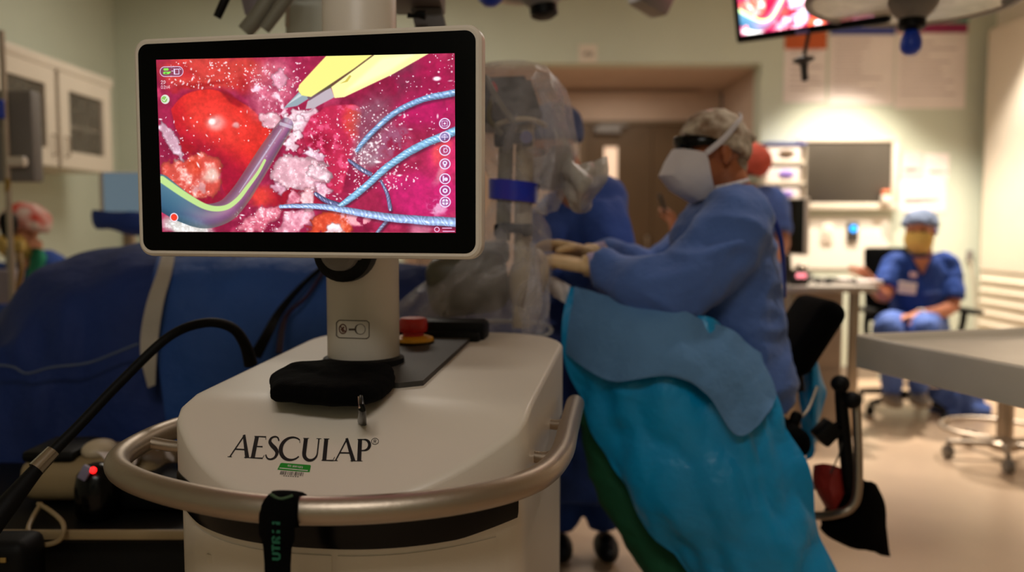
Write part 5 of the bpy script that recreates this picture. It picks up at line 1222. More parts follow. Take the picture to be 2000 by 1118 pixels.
b = NB(); tube(b, [P(-60, 712, 2.47), P(20, 716, 2.47), P(52, 730, 2.47), P(100, 718, 2.47), P(170, 710, 2.465), P(225, 690, 2.465), P(270, 672, 2.465)], [.0035] * 7, 8, n=5); obj('seam_line', b, mat('grey_blue_seam', (84, 96, 120), .7, var=.05), pt)
op = thing('operating_table', (-.7, 2.85, 0), 'operating table column and base in shadow under the navy drape', 'table')
b = NB(); box(b, (-.80, 2.98, .80), (1.5, .50, .10), None, .03); obj('tabletop', b, M_BLACK, op)
b = NB(); box(b, (-.7, 2.98, .46), (.30, .26, .60), None, .03); obj('column', b, M_DGREY, op)
b = NB(); box(b, (-.7, 2.95, .08), (1.1, .5, .16), None, .05); obj('base', b, M_DGREY, op)
# wires hanging on the light sheet
for i, (lst, m_, lab) in enumerate(((((640, 512, 2.62), (590, 560, 2.54), (550, 610, 2.48), (525, 660, 2.40), (505, 700, 2.38)), M_BLACK, 'black cable bundle hanging over the lighter blue sheet'), (((632, 530, 2.585), (600, 580, 2.53), (560, 620, 2.48), (548, 690, 2.38)), mat('plum_cable', (44, 16, 44), .5, var=.06), 'thin plum cable hanging beside the black cable bundle'))):
    b = NB()
    for k in range(3 - i): tube(b, [P(x - k * 9 * (j / 4), y, D - .006 * k) for j, (x, y, D) in enumerate(lst)], [.0065 - .002 * i] * len(lst), 8, n=5)
    tag(obj('cable', b, m_), lab, 'cable')

# ================================================================ dark trolley and devices at the lower left
tr = thing('equipment_trolley', (-1.1, 2.15, 0), 'low black equipment trolley with tan edge strip, lower left beside cart', 'trolley')
zt_ = .52
b = NB(); box(b, (-1.2, 2.15, zt_ - .02), (1.1, .56, .03), None, .01); obj('shelf', b, M_BLACK, tr)
b = NB(); box(b, (-1.2, 1.866, zt_ - .012), (1.1, .012, .022), None, .004); obj('edge_strip', b, M_CABLE_T, tr)
b = NB(); box(b, (-1.2, 2.16, .28), (1.02, .50, .44), None, .02); obj('cabinet', b, M_BLACK, tr, True, angle=30)
for sx in (-1, 1):
    for sy in (-1, 1): b = NB(); x, y = -1.2 + sx * .46, 2.16 + sy * .22; cyl(b, (x - .012, y, .028), (x + .012, y, .028), .028, 16, bev=.003); box(b, (x, y, .055), (.03, .03, .02)); obj('castor', b, M_RUBBER, tr)
p = P(190, 975, 2.1); dv = thing('pump_unit', (p.x, 2.12, zt_), 'tan rounded pump unit on the black trolley, under the navy drape', 'device')
b = NB(); box(b, (p.x, 2.14, zt_ + .055), (.34, .22, .11), None, .045, 5); obj('body', b, M_CABLE_T, dv)
b = NB(); box(b, (p.x - .09, 2.12, zt_ + .115), (.13, .16, .03), None, .012); obj('top_panel', b, M_BLACK, dv)
b = NB(); ell(b, (p.x + .01, 2.10, zt_ + .12), (.04, .05, .025)); obj('cap', b, M_BEIGE, dv)
p = P(190, 935, 1.96); dv = thing('lamp_unit', (p.x, 1.96, zt_ + .0), 'black domed unit with glowing red indicator, left of the steel handrail', 'device')
b = NB(); lathe(b, (p.x, 1.96, zt_), ZZ, [(.045, 0), (.05, .01), (.05, .07), (.044, .10), (.028, .118), (.01, .125)], 28); obj('body', b, M_BLACKG, dv)
b = NB(); q = P(182, 919, 1.915); ell(b, q, (.0075,) * 3, None, 12, 8); obj('indicator', b, mat('red_glow', (255, 30, 30), .3, emit=(255, 25, 25), estr=3.0), dv, True, 'glowing red indicator')
b = NB(); box(b, P(166, 924, 1.915), (.022, .012, .035), Ry(30), .004); obj('badge', b, mat('mauve_plate', (130, 124, 150), .4, var=.04), dv)
p = P(275, 915, 2.06)
b = NB(); sheet(b, [[p + V((x, y, .045 * math.sin(x * 50 + y * 20) + .03)) for x in (-.06, -.03, 0, .03, .06)] for y in (-.05, -.02, .01, .04)], 5, 5, .003, .016, (18, 18, 18), .01); tag(obj('gauze', b, M_PAPER), 'crumpled white gauze behind the left bend of handrail', 'cloth')
p = P(322, 965, 2.08); b = NB(); box(b, (p.x, 2.06, zt_ + .04), (.20, .16, .08), None, .02); tag(obj('black_case', b, M_BLACK), 'black instrument case under the crumpled white gauze', 'case')
b = NB(); tube(b, [P(80, 985, 1.98), P(62, 1015, 1.90), P(56, 1040, 1.845), P(78, 1064, 1.84), P(116, 1056, 1.84), P(124, 1025, 1.85), P(100, 1000, 1.92), P(75, 985, 1.98)], [.0055] * 8, 8, n=6); tag(obj('tan_hose', b, M_CABLE_T), 'tan hose looped over the front of the black trolley', 'hose')
p = P(22, 1065, 1.8); ft = thing('foot_switch', (p.x, 1.79, .42), 'black knobbed control box hooked on the trolley front, lower left corner', 'control')
b = NB(); box(b, (p.x, 1.79, .475), (.12, .10, .12), None, .025, 3); obj('body', b, M_RUBBER, ft)
b = NB(); box(b, P(6, 1095, 1.735), (.012, .004, .010), None, .001); obj('indicator', b, mat('amber_print', (150, 120, 60), .5, var=.05), ft)
b = NB(); box(b, (p.x, 1.85, .47), (.05, .03, .06), None, .006); obj('hook', b, M_STEEL, ft)

# ================================================================ people and things in the back
# person at the left edge
LC = P(44, 450, 4.3); LF = V((-.5, -.8, -.3)); fl, ll, ul = basis(LF)
lp = thing('person', (P(60, 600, 4.3).x, 4.35, 0), 'person with red patterned cap behind navy drape, far left edge', 'person')
b = NB(); add_head(b, LC, LF); limb(b, [LC - ul * .06 - fl * .02, P(58, 500, 4.35), P(62, 530, 4.38)], [.055, .06, .08]); organic('body', b, M_SKIN, lp, .009, 4)
b = NB(); pr = [(58, 498, .08, .10), (62, 512, .12, .17), (64, 545, .13, .19), (64, 620, .13, .19), (64, 760, .15, .2)]
tube(b, [P(a, c, 4.42) for a, c, _, _ in pr], [(rl, rf) for _, _, rf, rl in pr], 20, ref=(1, 0, 0), n=3)
limb(b, [P(100, 525, 4.42), P(118, 560, 4.38), P(112, 610, 4.3), P(60, 620, 4.15)], [.08, .075, .065, .05]); limb(b, [P(25, 525, 4.42), P(2, 560, 4.38), P(0, 600, 4.3), P(20, 620, 4.15)], [.08, .075, .065, .05])
organic('gown', b, M_SCRUB, lp, .014, 4, .008, 8, .006)
b = NB()
for sd in (-1, 1): limb(b, [P(64 + sd * 34, 740, 4.42), V((P(64 + sd * 38, 740, 4.42).x, 4.42, .08))], [.09, .06])
organic('trousers', b, M_SCRUB, lp, .02, 3)
for sd in (-1, 1): b = NB(); ell(b, (P(64 + sd * 38, 740, 4.42).x, 4.36, .045), (.05, .12, .045)); obj('shoe', b, M_DGREY, lp)
t = cap_bm(LC + ul * .025 - fl * .012, LF, (0, 0, 1), (-.45, 0, .88), -.03, (.122, .104, .112), .02); organic('cap', t, mat('floral_cap', (206, 196, 186), .85, col2=(190, 54, 30), vscale=16), lp, .008, 3, .005, 16)
b = NB(); arc_shell(b, LC, LF, (0, 0, 1), MASK_ROWS); obj('mask', b, M_MASKY, lp)
add_eyes(LC, LF, lp)
b = NB(); sheet(b, pxrows([[(60, 486, 4.30), (78, 486, 4.24), (90, 500, 4.26)], [(58, 520, 4.26), (76, 510, 4.20), (88, 512, 4.24)], [(52, 545, 4.24), (62, 548, 4.19), (70, 540, 4.22)]]), 5, 5, .004, .004); obj('green_collar', b, mat('green_cloth', (12, 130, 96), .8, var=.06), lp, True, 'green collar')
# anaesthesia breathing bag and its arm
ba = P(16, 445, 4.05); ag = thing('breathing_bag', (ba.x, 4.05, 0), 'black breathing bag on a grey stand arm, left picture edge', 'bag')
b = NB(); lathe(b, P(18, 474, 4.05), ZZ, [(.012, 0), (.014, .02), (.032, .05), (.042, .09), (.036, .125), (.02, .142), (.004, .146)], 24); obj('bag', b, M_RUBBER, ag)
b = NB(); q = P(20, 488, 4.05); cyl(b, (q.x, 4.05, .06), (q.x, 4.05, P(18, 474, 4.05).z), .022, 16); obj('stand_post', b, M_GREYP, ag)
b = NB(); cyl(b, (q.x, 4.05, 0), (q.x, 4.05, .06), .15, 28, .13); obj('foot', b, M_DGREY, ag)
for px, py, m_ in ((4, 478, M_YELLOW), (36, 482, M_YELLOW)): b = NB(); box(b, P(px, py, 4.01), (.05, .04, .05), None, .01); obj('fitting', b, mat('mustard_fitting', (190, 160, 84), .5, var=.06), ag)
b = NB(); tube(b, [P(36, 492, 4.01), P(42, 520, 3.97), P(36, 560, 3.95), P(25, 600, 3.93)], [.014] * 4, 10, n=4); obj('hose', b, mat('ochre_hose', (140, 106, 50), .5, bump=(120, .4), var=.06), ag)
b = NB(); box(b, P(8, 560, 4.01), (.14, .10, .16), None, .02); obj('circuit_block', b, mat('lilac_grey', (136, 126, 136), .5, var=.06), ag)
# infusion stand with grey device
q = P(13, 300, 3.6); iv = thing('infusion_stand', (q.x, 3.6, 0), 'infusion stand carrying a tall grey device, in front of wall cabinet', 'stand')
b = NB(); cyl(b, (q.x, 3.6, .05), (q.x, 3.6, P(13, 60, 3.6).z), .012, 12); obj('pole', b, M_STEEL, iv)
b = NB(); a_ = P(-40, 176, 3.65); c_ = P(70, 355, 3.65); box(b, ((a_.x + c_.x) / 2, 3.68, (a_.z + c_.z) / 2), (c_.x - a_.x, .08, a_.z - c_.z), None, .012); obj('device_case', b, mat('grey_case', (128, 122, 118), .45, var=.03), iv)
b = NB(); cyl(b, P(34, 316, 3.60) + V((-.035, 0, 0)), P(34, 316, 3.60) + V((.035, 0, 0)), .022, 16, bev=.004); obj('clamp_knob', b, M_WHITE, iv)
b = NB(); box(b, P(-4, 213, 3.57), (.05, .02, .078), None, .006); obj('blue_label', b, M_BLUEP, iv)
b = NB(); tube(b, [P(14, 352, 3.59), P(15, 362, 3.58), P(12, 374, 3.58)], [.012, .010, .006], 8, n=3); obj('hook', b, mat('ochre_hook', (150, 120, 40), .5, var=.05), iv)
b = NB()
for k in range(5): a = math.radians(72 * k); tube(b, [(q.x, 3.6, .07), (q.x + .2 * math.cos(a), 3.6 + .2 * math.sin(a), .03)], [.016, .012], 8)
obj('base', b, M_GREYP, iv)
# anaesthesia display with blue cover
a_, c_ = P(190, 335, 3.9), P(300, 416, 3.9); cx_ = (a_.x + c_.x) / 2
an = thing('anaesthesia_display', (cx_, 3.95, 0), 'pale blue display on a white pole, half hidden behind large monitor', 'monitor')
b = NB(); box(b, (cx_, 3.93, (a_.z + c_.z) / 2), (c_.x - a_.x, .05, a_.z - c_.z), None, .01); obj('casing', b, M_WHITE, an)
b = NB(); box(b, (cx_ + .01, 3.902, (a_.z + c_.z) / 2), (c_.x - a_.x - .03, .006, a_.z - c_.z - .012), None, .001); obj('display', b, mat('pale_screen', (40, 48, 56), .2, emit=(118, 138, 150), estr=.55, var=.03), an, False)
b = NB(); q = P(248, 450, 3.95); cyl(b, (q.x, 3.97, .06), (q.x, 3.97, a_.z - .05), .028, 16); obj('pole', b, M_BEIGE, an)
b = NB(); box(b, (q.x, 3.95, .05), (.40, .36, .08), None, .03); obj('base', b, M_GREYP, an)
b = NB(); sheet(b, pxrows([[(186, 415, 3.84), (215, 420, 3.82), (260, 420, 3.82), (300, 422, 3.84)], [(188, 432, 3.82), (215, 432, 3.79), (260, 440, 3.79), (300, 445, 3.82)], [(192, 440, 3.84), (215, 440, 3.82), (255, 452, 3.82), (300, 458, 3.84)]]), 6, 5, .02, .006, (14, 14, 14)); tag(obj('cover_cloth', b, mat('royal_cover', (10, 54, 140), .6, bump=(30, .3), var=.08)), 'royal blue cover draped under the pale blue display', 'cloth')

# standing person with the salmon cap
SCc = P(1450, 324, 4.62); SF = V((-.8, .5, 0)); fs_, ls_, us_ = basis(SF)
sp_ = thing('person', (P(1465, 600, 4.62).x, 4.62, 0), 'standing person in light blue scrubs and salmon cap, holding a dark phone', 'person')
b = NB(); add_head(b, SCc, SF); limb(b, [SCc - us_ * .06 - fs_ * .02, P(1458, 362, 4.62), P(1462, 400, 4.62)], [.056, .058, .08])
sR, sL = P(1508, 395, 4.62), P(1412, 395, 4.57)
eR, wR = P(1526, 478, 4.52), P(1490, 520, 4.34); eL, wL = P(1352, 436, 4.44), P(1318, 446, 4.22)
limb(b, [sR, eR, wR], [.05, .046, .032]); limb(b, [sL, eL, wL], [.05, .044, .030])
add_hand(b, wR, (wR - eR), V((-.3, 0, -1)), 1.0, .6, 1); add_hand(b, wL, V((-.35, -.2, 1)), V((-1, -.2, 0)), .9, 1.0, -1)
organic('body', b, mat('warm_skin', (196, 128, 98), .55, var=.06, vscale=14), sp_, .0075, 3)
b = NB(); pr = [(1460, 368, .07, .09), (1461, 382, .10, .15), (1462, 405, .12, .19), (1463, 470, .125, .17), (1464, 560, .13, .17), (1464, 640, .14, .185)]
tube(b, [P(a, c, 4.62) for a, c, _, _ in pr], [(rl, rf) for _, _, rf, rl in pr], 22, ref=(1, 0, 0), n=3)
limb(b, [P(1490, 392, 4.62), sR, sR.lerp(eR, .75)], [.08, .085, .078]); limb(b, [P(1430, 392, 4.62), sL, sL.lerp(eL, .85)], [.08, .08, .066]); organic('scrub_top', b, M_SCRUB2, sp_, .012, 4, .008, 8, .008)
b = NB()
for sd in (-1, 1): limb(b, [P(1464 + sd * 25, 630, 4.62), V((P(1464 + sd * 32, 630, 4.62).x, 4.62, .08))], [.10, .065])
organic('trousers', b, M_PANTS, sp_, .02, 3, .006, 8)
for sd in (-1, 1): b = NB(); ell(b, (P(1464 + sd * 32, 630, 4.62).x - .03, 4.64, .045), (.12, .055, .045)); obj('shoe', b, M_WHITE, sp_)
t = cap_bm(SCc + us_ * .02 - fs_ * .012, SF, (0, 0, 1), (-.55, 0, .82), -.03, (.118, .098, .112), .03); organic('cap', t, mat('salmon_cap', (238, 104, 84), .8, bump=(60, .2), var=.1, vscale=20), sp_, .008, 3, .005, 18)
b = NB(); tube(b, [P(1452, 352, 4.52), P(1470, 352, 4.52), P(1480, 348, 4.58), P(1482, 345, 4.67)], [(.022, .008)] * 4, 8, n=3, ref=ZZ); obj('mask_tie', b, mat('pale_green_tie', (196, 206, 190), .85, var=.04), sp_)
b = NB(); arc_shell(b, SCc, SF, (0, 0, 1), MASK_ROWS); obj('mask', b, M_MASKW, sp_)
add_eyes(SCc, SF, sp_)
b = NB(); box(b, wL + V((-.07, -.03, .12)), (.016, .06, .10), Ry(-20), .006); tag(obj('phone', b, M_BLACKG), 'dark phone held up by the standing person in salmon cap', 'phone')

# seated person at the right
NC = P(1797, 452, 5.40); NF = V((-.55, -.8, -.12)); fn, ln, un = basis(NF)
np_ = thing('person', (P(1795, 640, 5.4).x, 5.4, .45), 'seated person in royal blue scrubs with grey blue cap and yellow mask', 'person')
b = NB(); add_head(b, NC, NF); limb(b, [NC - un * .06 - fn * .02, P(1803, 498, 5.42), P(1803, 525, 5.44)], [.056, .058, .08])
ell(b, P(1802, 518, 5.42), (.08, .06, .06))
rS, lS = P(1745, 520, 5.42), P(1852, 522, 5.44); rE, rW = P(1726, 578, 5.30), P(1698, 545, 5.16); lE, lW = P(1858, 598, 5.34), P(1786, 618, 5.10)
limb(b, [rS, rE, rW], [.052, .046, .031]); limb(b, [lS, lE, lW], [.052, .048, .031])
add_hand(b, rW, V((-.5, -.2, .5)), V((-.6, -.2, -.8)), 1.05, .7, -1); add_hand(b, lW, V((-1, -.25, -.1)), V((0, 0, -1)), 1.05, .6, 1)
organic('body', b, mat('ruddy_skin', (188, 116, 82), .5, var=.06, vscale=14), np_, .007, 3)
b = NB(); pr = [(1803, 497, .07, .085), (1802, 506, .10, .14), (1800, 522, .125, .185), (1797, 560, .13, .18), (1793, 600, .135, .175), (1792, 632, .145, .19)]
tube(b, [P(a, c, 5.44) for a, c, _, _ in pr], [(rl, rf) for _, _, rf, rl in pr], 24, ref=(1, 0, 0), n=4)
limb(b, [P(1768, 516, 5.43), rS, rS.lerp(rE, .72)], [.082, .078, .074]); limb(b, [P(1834, 516, 5.43), lS, lS.lerp(lE, .82)], [.082, .080, .082]); top = organic('scrub_top', b, M_SCRUB, np_, .011, 4, .008, 8, .009)
# open neck
b = NB(); nk = [P(1784, 505, 5.29), P(1818, 503, 5.30), P(1803, 536, 5.285)]; prism(b, nk, V((0, .012, 0))); obj('open_neck', b, mat('ruddy_skin', (0, 0, 0)), np_)
b = NB(); tube(b, [P(1778, 498, 5.33), P(1786, 516, 5.29), P(1802, 540, 5.285), P(1814, 520, 5.29), P(1822, 498, 5.34)], [(.010, .006)] * 5, 8, n=4); obj('neckline', b, mat('navy_trim', (14, 36, 100), .8, var=.05), top)
b = NB(); box(b, P(1772, 563, 5.285), (.115, .006, .075), Ry(6), .004); bd = obj('badge', b, M_PAPER, np_, True, 'pale name badge')
b = NB(); box(b, P(1784, 537, 5.285), (.045, .012, .03), Ry(8), .004); obj('badge_clip', b, M_PAPERP, bd)
b = NB(); box(b, P(1820, 572, 5.292), (.10, .006, .015), Ry(-8), .003); obj('pocket_edge', b, M_PANTS, top)
b = NB()
for sd, kx, fx_ in ((-1, 1742, 1742), (1, 1812, 1794)):
    kn = P(kx, 640, 4.98)
    limb(b, [P(1792 + sd * 28, 640, 5.42), kn + V((0, .06, .0)), kn + V((0, .01, -.06)), P(fx_, 705, 5.06), P(fx_, 765, 5.16)], [.105, .082, .078, .070, .055])
ell(b, P(1792, 640, 5.42), (.19, .14, .11)); organic('trousers', b, M_PANTS, np_, .012, 4, .007, 8, .006)
for fx_ in (1742, 1796):
    b = NB(); ell(b, P(fx_, 783, 5.10), (.05, .125, .042)); ell(b, P(fx_, 772, 5.16), (.045, .055, .05)); organic('shoe', b, mat('grey_shoe', (150, 140, 128), .6, var=.05), np_, .01, 3)
t = cap_bm(NC + un * .03 - fn * .01, NF, (0, 0, 1), (-.30, 0, .92), -.004, (.124, .112, .115), .02); cp_ = organic('cap', t, mat('grey_blue_cap', (108, 122, 150), .85, bump=(50, .25), var=.1, vscale=12), np_, .008, 3, .006, 14, .006)
b = NB(); ell(b, NC - fn * .125 + un * .0 + ln * .03, (.04, .035, .03)); ell(b, NC - fn * .14 - un * .02 + ln * .06, (.03, .02, .025)); organic('cap_knot', b, mat('indigo_tie', (96, 104, 168), .8, var=.06), cp_, .008, 2)
b = NB(); arc_shell(b, NC, NF, (0, 0, 1), MASK_ROWS); obj('mask', b, M_MASKY, np_)
add_eyes(NC, NF, np_)
b = NB(); tube(b, [lW + V((.055, .012, .032)), lW + V((.05, -.025, .02)), lW + V((.05, -.022, -.02))], [(.012, .004)] * 3, 8, n=3); torus(b, lW + V((.045, .01, .004)), (lE - lW), .035, .006, 24, 8); obj('wristband', b, M_WHITE, np_)
# his chair
hub = V((P(1788, 640, 5.45).x, 5.45, 0)); oc = thing('office_chair', hub, 'black office chair with five star base under the seated person', 'chair')
b = NB(); box(b, hub + V((0, -.02, .44)), (.48, .46, .08), None, .035, 4); obj('seat', b, M_FABRICK, oc)
b = NB(); box(b, hub + V((0, .30, .80)), (.42, .06, .50), Rx(-6), .028, 4); obj('backrest', b, M_FABRICK, oc)
b = NB(); cyl(b, hub + V((0, 0, .08)), hub + V((0, 0, .42)), .028); obj('column', b, M_BLACK, oc)
for sd in (-1, 1):
    b = NB(); tube(b, [hub + V((sd * .22, .05, .42)), hub + V((sd * .30, .03, .50)), hub + V((sd * .31, .0, .64))], [.02, .02, .022], 10, n=4); box(b, hub + V((sd * .31, -.04, .655)), (.075, .26, .03), None, .012); obj('armrest', b, M_BLACK, oc)
b = NB(); torus(b, hub + V((0, 0, .20)), ZZ, .21, .011, 40, 8)
for k in range(3): a = 2 * PI * k / 3 + .3; tube(b, [hub + V((0, 0, .20)), hub + V((.21 * math.cos(a), .21 * math.sin(a), .20))], [.008, .008], 8)
obj('foot_ring', b, M_CHROME, oc)
for k in range(5):
    a = math.radians(-90 + 72 * k + 4); e = hub + V((math.cos(a), math.sin(a), 0)) * .36
    b = NB(); tube(b, [hub + V((0, 0, .10)), hub.lerp(e, .5) + V((0, 0, .10)), e + V((0, 0, .075))], [(.026, .02), (.024, .018), (.02, .014)], 10, n=3); obj('base_arm', b, M_BLACK, oc)
    b = NB(); cyl(b, e + V((-.018, 0, .03)), e + V((.018, 0, .03)), .03, 16, bev=.004); cyl(b, e + V((0, 0, .05)), e + V((0, 0, .08)), .009, 8); obj('castor', b, M_RUBBER, oc)
# blue bag on the floor
b = NB(); q = P(1880, 820, 5.35); ell(b, (q.x, 5.40, .10), (.15, .12, .115)); ell(b, (q.x - .10, 5.42, .13), (.10, .1, .12)); ell(b, (q.x + .05, 5.38, .04), (.14, .13, .05)); box(b, (q.x, 5.4, .015), (.30, .22, .03))
o = organic('floor_bag', b, M_PANTS, None, .014, 4, .012, 10, .014); tag(o, 'slumped blue cloth bag on floor behind the office chair', 'bag')

# desk with cabinet
dk = thing('work_desk', (1.72, 5.2, 0), 'grey topped work desk with steel legs, left of the seated person', 'desk')
x0, x1, ya, yb, zd = 1.53, 2.06, 4.78, 5.60, .855
b = NB(); box(b, ((x0 + x1) / 2, (ya + yb) / 2, zd - .018), (x1 - x0, yb - ya, .036), None, .006); obj('desk_top', b, mat('desk_grey', (176, 166, 154), .4, var=.03), dk)
for xx, yy in ((x1 - .12, ya + .04), (x1 - .12, yb - .04), (x0 + .05, ya + .04), (x0 + .05, yb - .04)):
    b = NB(); box(b, (xx, yy, (zd - .036) / 2), (.05, .05, zd - .037), None, .004); obj('leg', b, M_STEEL, dk)
b = NB(); box(b, (x0 + .27, 5.25, .42), (.30, .50, .80), None, .006); cb_ = obj('drawer_cabinet', b, mat('taupe_laminate', (168, 150, 132), .5, var=.03), dk)
for zz in (.25, .5, .73): b = NB(); box(b, (x0 + .27, 4.996, zz), (.28, .012, .20), None, .004); dr = obj('drawer', b, mat('taupe_laminate', (0, 0, 0)), cb_)
b = NB(); box(b, ((x0 + x1) / 2 + .25, yb + .5, .45), (.10, .04, .9), None, .004)
b.free()
# things on the desk
a_ = P(1538, 452, 5.2); ds = thing('desk_monitor', (a_.x, 5.15, zd), 'black desk monitor turned sideways, white edge showing', 'monitor')
Rm = Rz(-76)
b = NB(); box(b, a_ + V((0, 0, .03)), (.42, .03, .34), Rm, .008); obj('casing', b, M_WHITE, ds)
b = NB(); box(b, a_ + V((0, 0, .03)) + Rm @ V((0, -.017, 0)), (.40, .006, .32), Rm, .002); obj('display', b, M_BLACKG, ds)
b = NB(); cyl(b, (a_.x, 5.15, zd + .01), a_ + V((0, 0, -.1)), .02, 12); box(b, (a_.x, 5.15, zd + .008), (.18, .2, .014), Rm, .005); obj('stand', b, M_BLACK, ds)
for px, py, D, c1, e, lab in ((1526, 497, 4.86, (150, 200, 10), (150, 210, 0), 'small dark box with glowing green lamp on desk'), (1566, 539, 4.84, (230, 120, 130), (235, 130, 140), 'small dark box with twin pink lamps on desk')):
    q = P(px, py, D); t = thing('charger', (q.x, D + .05, zd), lab, 'device')
    b = NB(); box(b, (q.x, D + .05, (zd + q.z + .03) / 2), (.09, .07, max(.05, q.z + .03 - zd)), None, .008); obj('body', b, M_DGREY, t)
    for k in ((0,) if py < 500 else (-.5, .5)): b = NB(); ell(b, (q.x + k * .03, D + .01, q.z), (.014,) * 3, None, 10, 8); obj('lamp', b, mat('glow_%d' % px, c1, .3, emit=e, estr=2.0), t, True, 'glowing lamp')
rnd = random.Random(4); b = NB()
for k in range(9):
    p0 = V((1.74 + rnd.random() * .2, 4.96 + rnd.random() * .4, zd + .008)); pts = [p0]
    for j in range(4): p0 = p0 + V((rnd.uniform(-.12, .16), rnd.uniform(-.1, .1), 0)); pts.append(V((min(max(p0.x, 1.72), 2.0), min(max(p0.y, 4.95), 5.5), zd + .006 + rnd.random() * .03)))
    tube(b, pts, [.006] * 5, 8, n=5)
o = obj('cable_tangle', b, M_DGREY); tag(o, 'tangle of grey cables lying on desk top', 'cables', None, 'stuff')
for px, py, D, sx, sy, lab in ((1640, 548, 5.12, .22, .16, 'loose white paper sheets on the desk beside the cables'), (1690, 552, 4.98, .14, .14, 'white paper under the seated person\'s hand on desk')):
    q = P(px, py, D); b = NB(); box(b, (q.x, D, zd + .012), (sx, sy, .022), Rz(14), .004); tag(obj('paper_stack', b, M_PAPER), lab, 'paper')
q = P(1582, 520, 5.05); b = NB(); lathe(b, (q.x, 5.2, zd), ZZ, [(.03, 0), (.034, .01), (.036, .10), (.033, .102), (.03, .012)], 20); tag(obj('steel_cup', b, M_STEEL), 'small metal cup standing on desk behind cables', 'cup')

# stool behind the tray
st = V((P(1962, 860, 4.3).x, 4.3, 0)); so = thing('wheeled_stool', st, 'steel wheeled stool with foot ring, behind the large steel tray', 'stool')
b = NB(); cyl(b, st + V((0, 0, .06)), st + V((0, 0, .50)), .04, 24); obj('column', b, M_STEEL, so)
b = NB(); lathe(b, st, ZZ, [(.16, .54), (.175, .55), (.175, .585), (.16, .60), (.05, .605)], 32); lathe(b, st, ZZ, [(.05, .50), (.10, .54)], 24); obj('seat', b, M_FABRICK, so)
b = NB(); torus(b, st + V((-.06, 0, .16)), ZZ, .24, .012, 44, 8); obj('foot_ring', b, M_STEEL, so)
b = NB(); lathe(b, st, ZZ, [(.055, .05), (.07, .055), (.07, .09), (.04, .11)], 24); obj('hub', b, M_STEEL, so)
for k in range(5):
    a = math.radians(-116 + 72 * k); e = st + V((math.cos(a), math.sin(a), 0)) * .27
    b = NB(); tube(b, [st + V((0, 0, .08)), e + V((0, 0, .08))], [.02, .014], 10); obj('base_arm', b, M_STEEL, so)
    b = NB(); cyl(b, e + V((-.02, 0, .032)), e + V((.02, 0, .032)), .032, 16, bev=.004); cyl(b, e + V((0, 0, .05)), e + V((0, 0, .09)), .012, 8); obj('castor', b, M_GREYP, so)

# big steel tray table in the right foreground
ZT = .88
ta, tn, tf = on_z(1664, 652, ZT), on_z(2000, 716, ZT), on_z(2000, 640, ZT)
d1 = (tn - ta).normalized(); d2 = (tf - ta); d2 = (d2 - d1 * d2.dot(d1)).normalized()
tb = thing('tray_table', ta + d1 * .4 + d2 * .6 + V((0, 0, -ZT)), 'large steel instrument table with raised rim, bare, in right foreground', 'table')
Lx, Ly = .86, 1.25
def T(x, y, z): return ta + d1 * x + d2 * y + ZZ * z
b = NB(); rg = []
def rrs(i, z, r): return [T(x, y, z) for x, y in rrect(Lx - 2 * i, Ly - 2 * i, max(r - i, .004), 6, Lx / 2, Ly / 2)]
for i, z in ((.03, -.060), (.004, -.098), (0, -.096), (0, -.008), (.004, -.001), (.009, 0), (.014, -.003), (.02, -.022), (.04, -.028)): rg.append([b.verts.new(p) for p in rrs(i, z, .03)])
for a, c in zip(rg, rg[1:]):
    for i in range(len(a)): b.faces.new((a[i], a[(i + 1) % len(a)], c[(i + 1) % len(a)], c[i]))
b.faces.new(rg[0][::-1]); b.faces.new(rg[-1]); obj('tray_top', b, M_TRAY, tb, True, angle=50)
b = NB(); box(b, T(Lx / 2, Ly - .25, -.47), (.09, .09, .80), frame_R(d1, d2, ZZ), .01); obj('column', b, M_STEEL, tb)
b = NB(); box(b, T(Lx / 2, Ly - .25, -.80), (.62, .08, .06), frame_R(d1, d2, ZZ), .015); box(b, T(Lx / 2, Ly - .45, -.80), (.08, .5, .06), frame_R(d1, d2, ZZ), .015); obj('base', b, M_STEEL, tb)
for x, y in ((Lx / 2 - .28, Ly - .25), (Lx / 2 + .28, Ly - .25), (Lx / 2, Ly - .66)):
    b = NB(); q = T(x, y, -ZT + .03); cyl(b, q + V((-.014, 0, 0)), q + V((.014, 0, 0)), .03, 16, bev=.004); box(b, q + V((0, 0, .03)), (.03, .03, .02)); obj('castor', b, M_RUBBER, tb)

# ================================================================ overhead
# ceiling screen on its boom
tv0, tv1 = P(1437, 86, 3.72), P(1734, 46, 3.30)
rx_ = (tv1 - tv0); rx_.z = 0; TWd = rx_.length + .0; rx_.normalize(); nn = rx_.cross(ZZ); nn = nn if nn.y < 0 else -nn
pch = math.radians(16); upv = (ZZ * math.cos(pch) + nn * math.sin(pch)).normalized(); nrm_ = (nn * math.cos(pch) - ZZ * math.sin(pch)).normalized()
THh = TWd * .62; O_ = V(((tv0.x + tv1.x) / 2, (tv0.y + tv1.y) / 2, (tv0.z + tv1.z) / 2))
roll = math.atan2((tv1.z - tv0.z), TWd); rx2 = (rx_ * math.cos(roll) + upv * math.sin(roll)).normalized(); up2 = (upv * math.cos(roll) - rx_ * math.sin(roll)).normalized()
def TVp(x, y, d=0): return O_ + rx2 * x + up2 * y + nrm_ * d
tv = thing('ceiling_screen', TVp(0, 0), 'screen hung from ceiling above the posters, showing a pink surgical view', 'screen')
Rt = frame_R(rx2, nrm_, up2)
b = NB(); box(b, TVp(0, THh / 2, -.03), (TWd, .055, THh), Rt, .012); obj('casing', b, M_BLACK, tv)
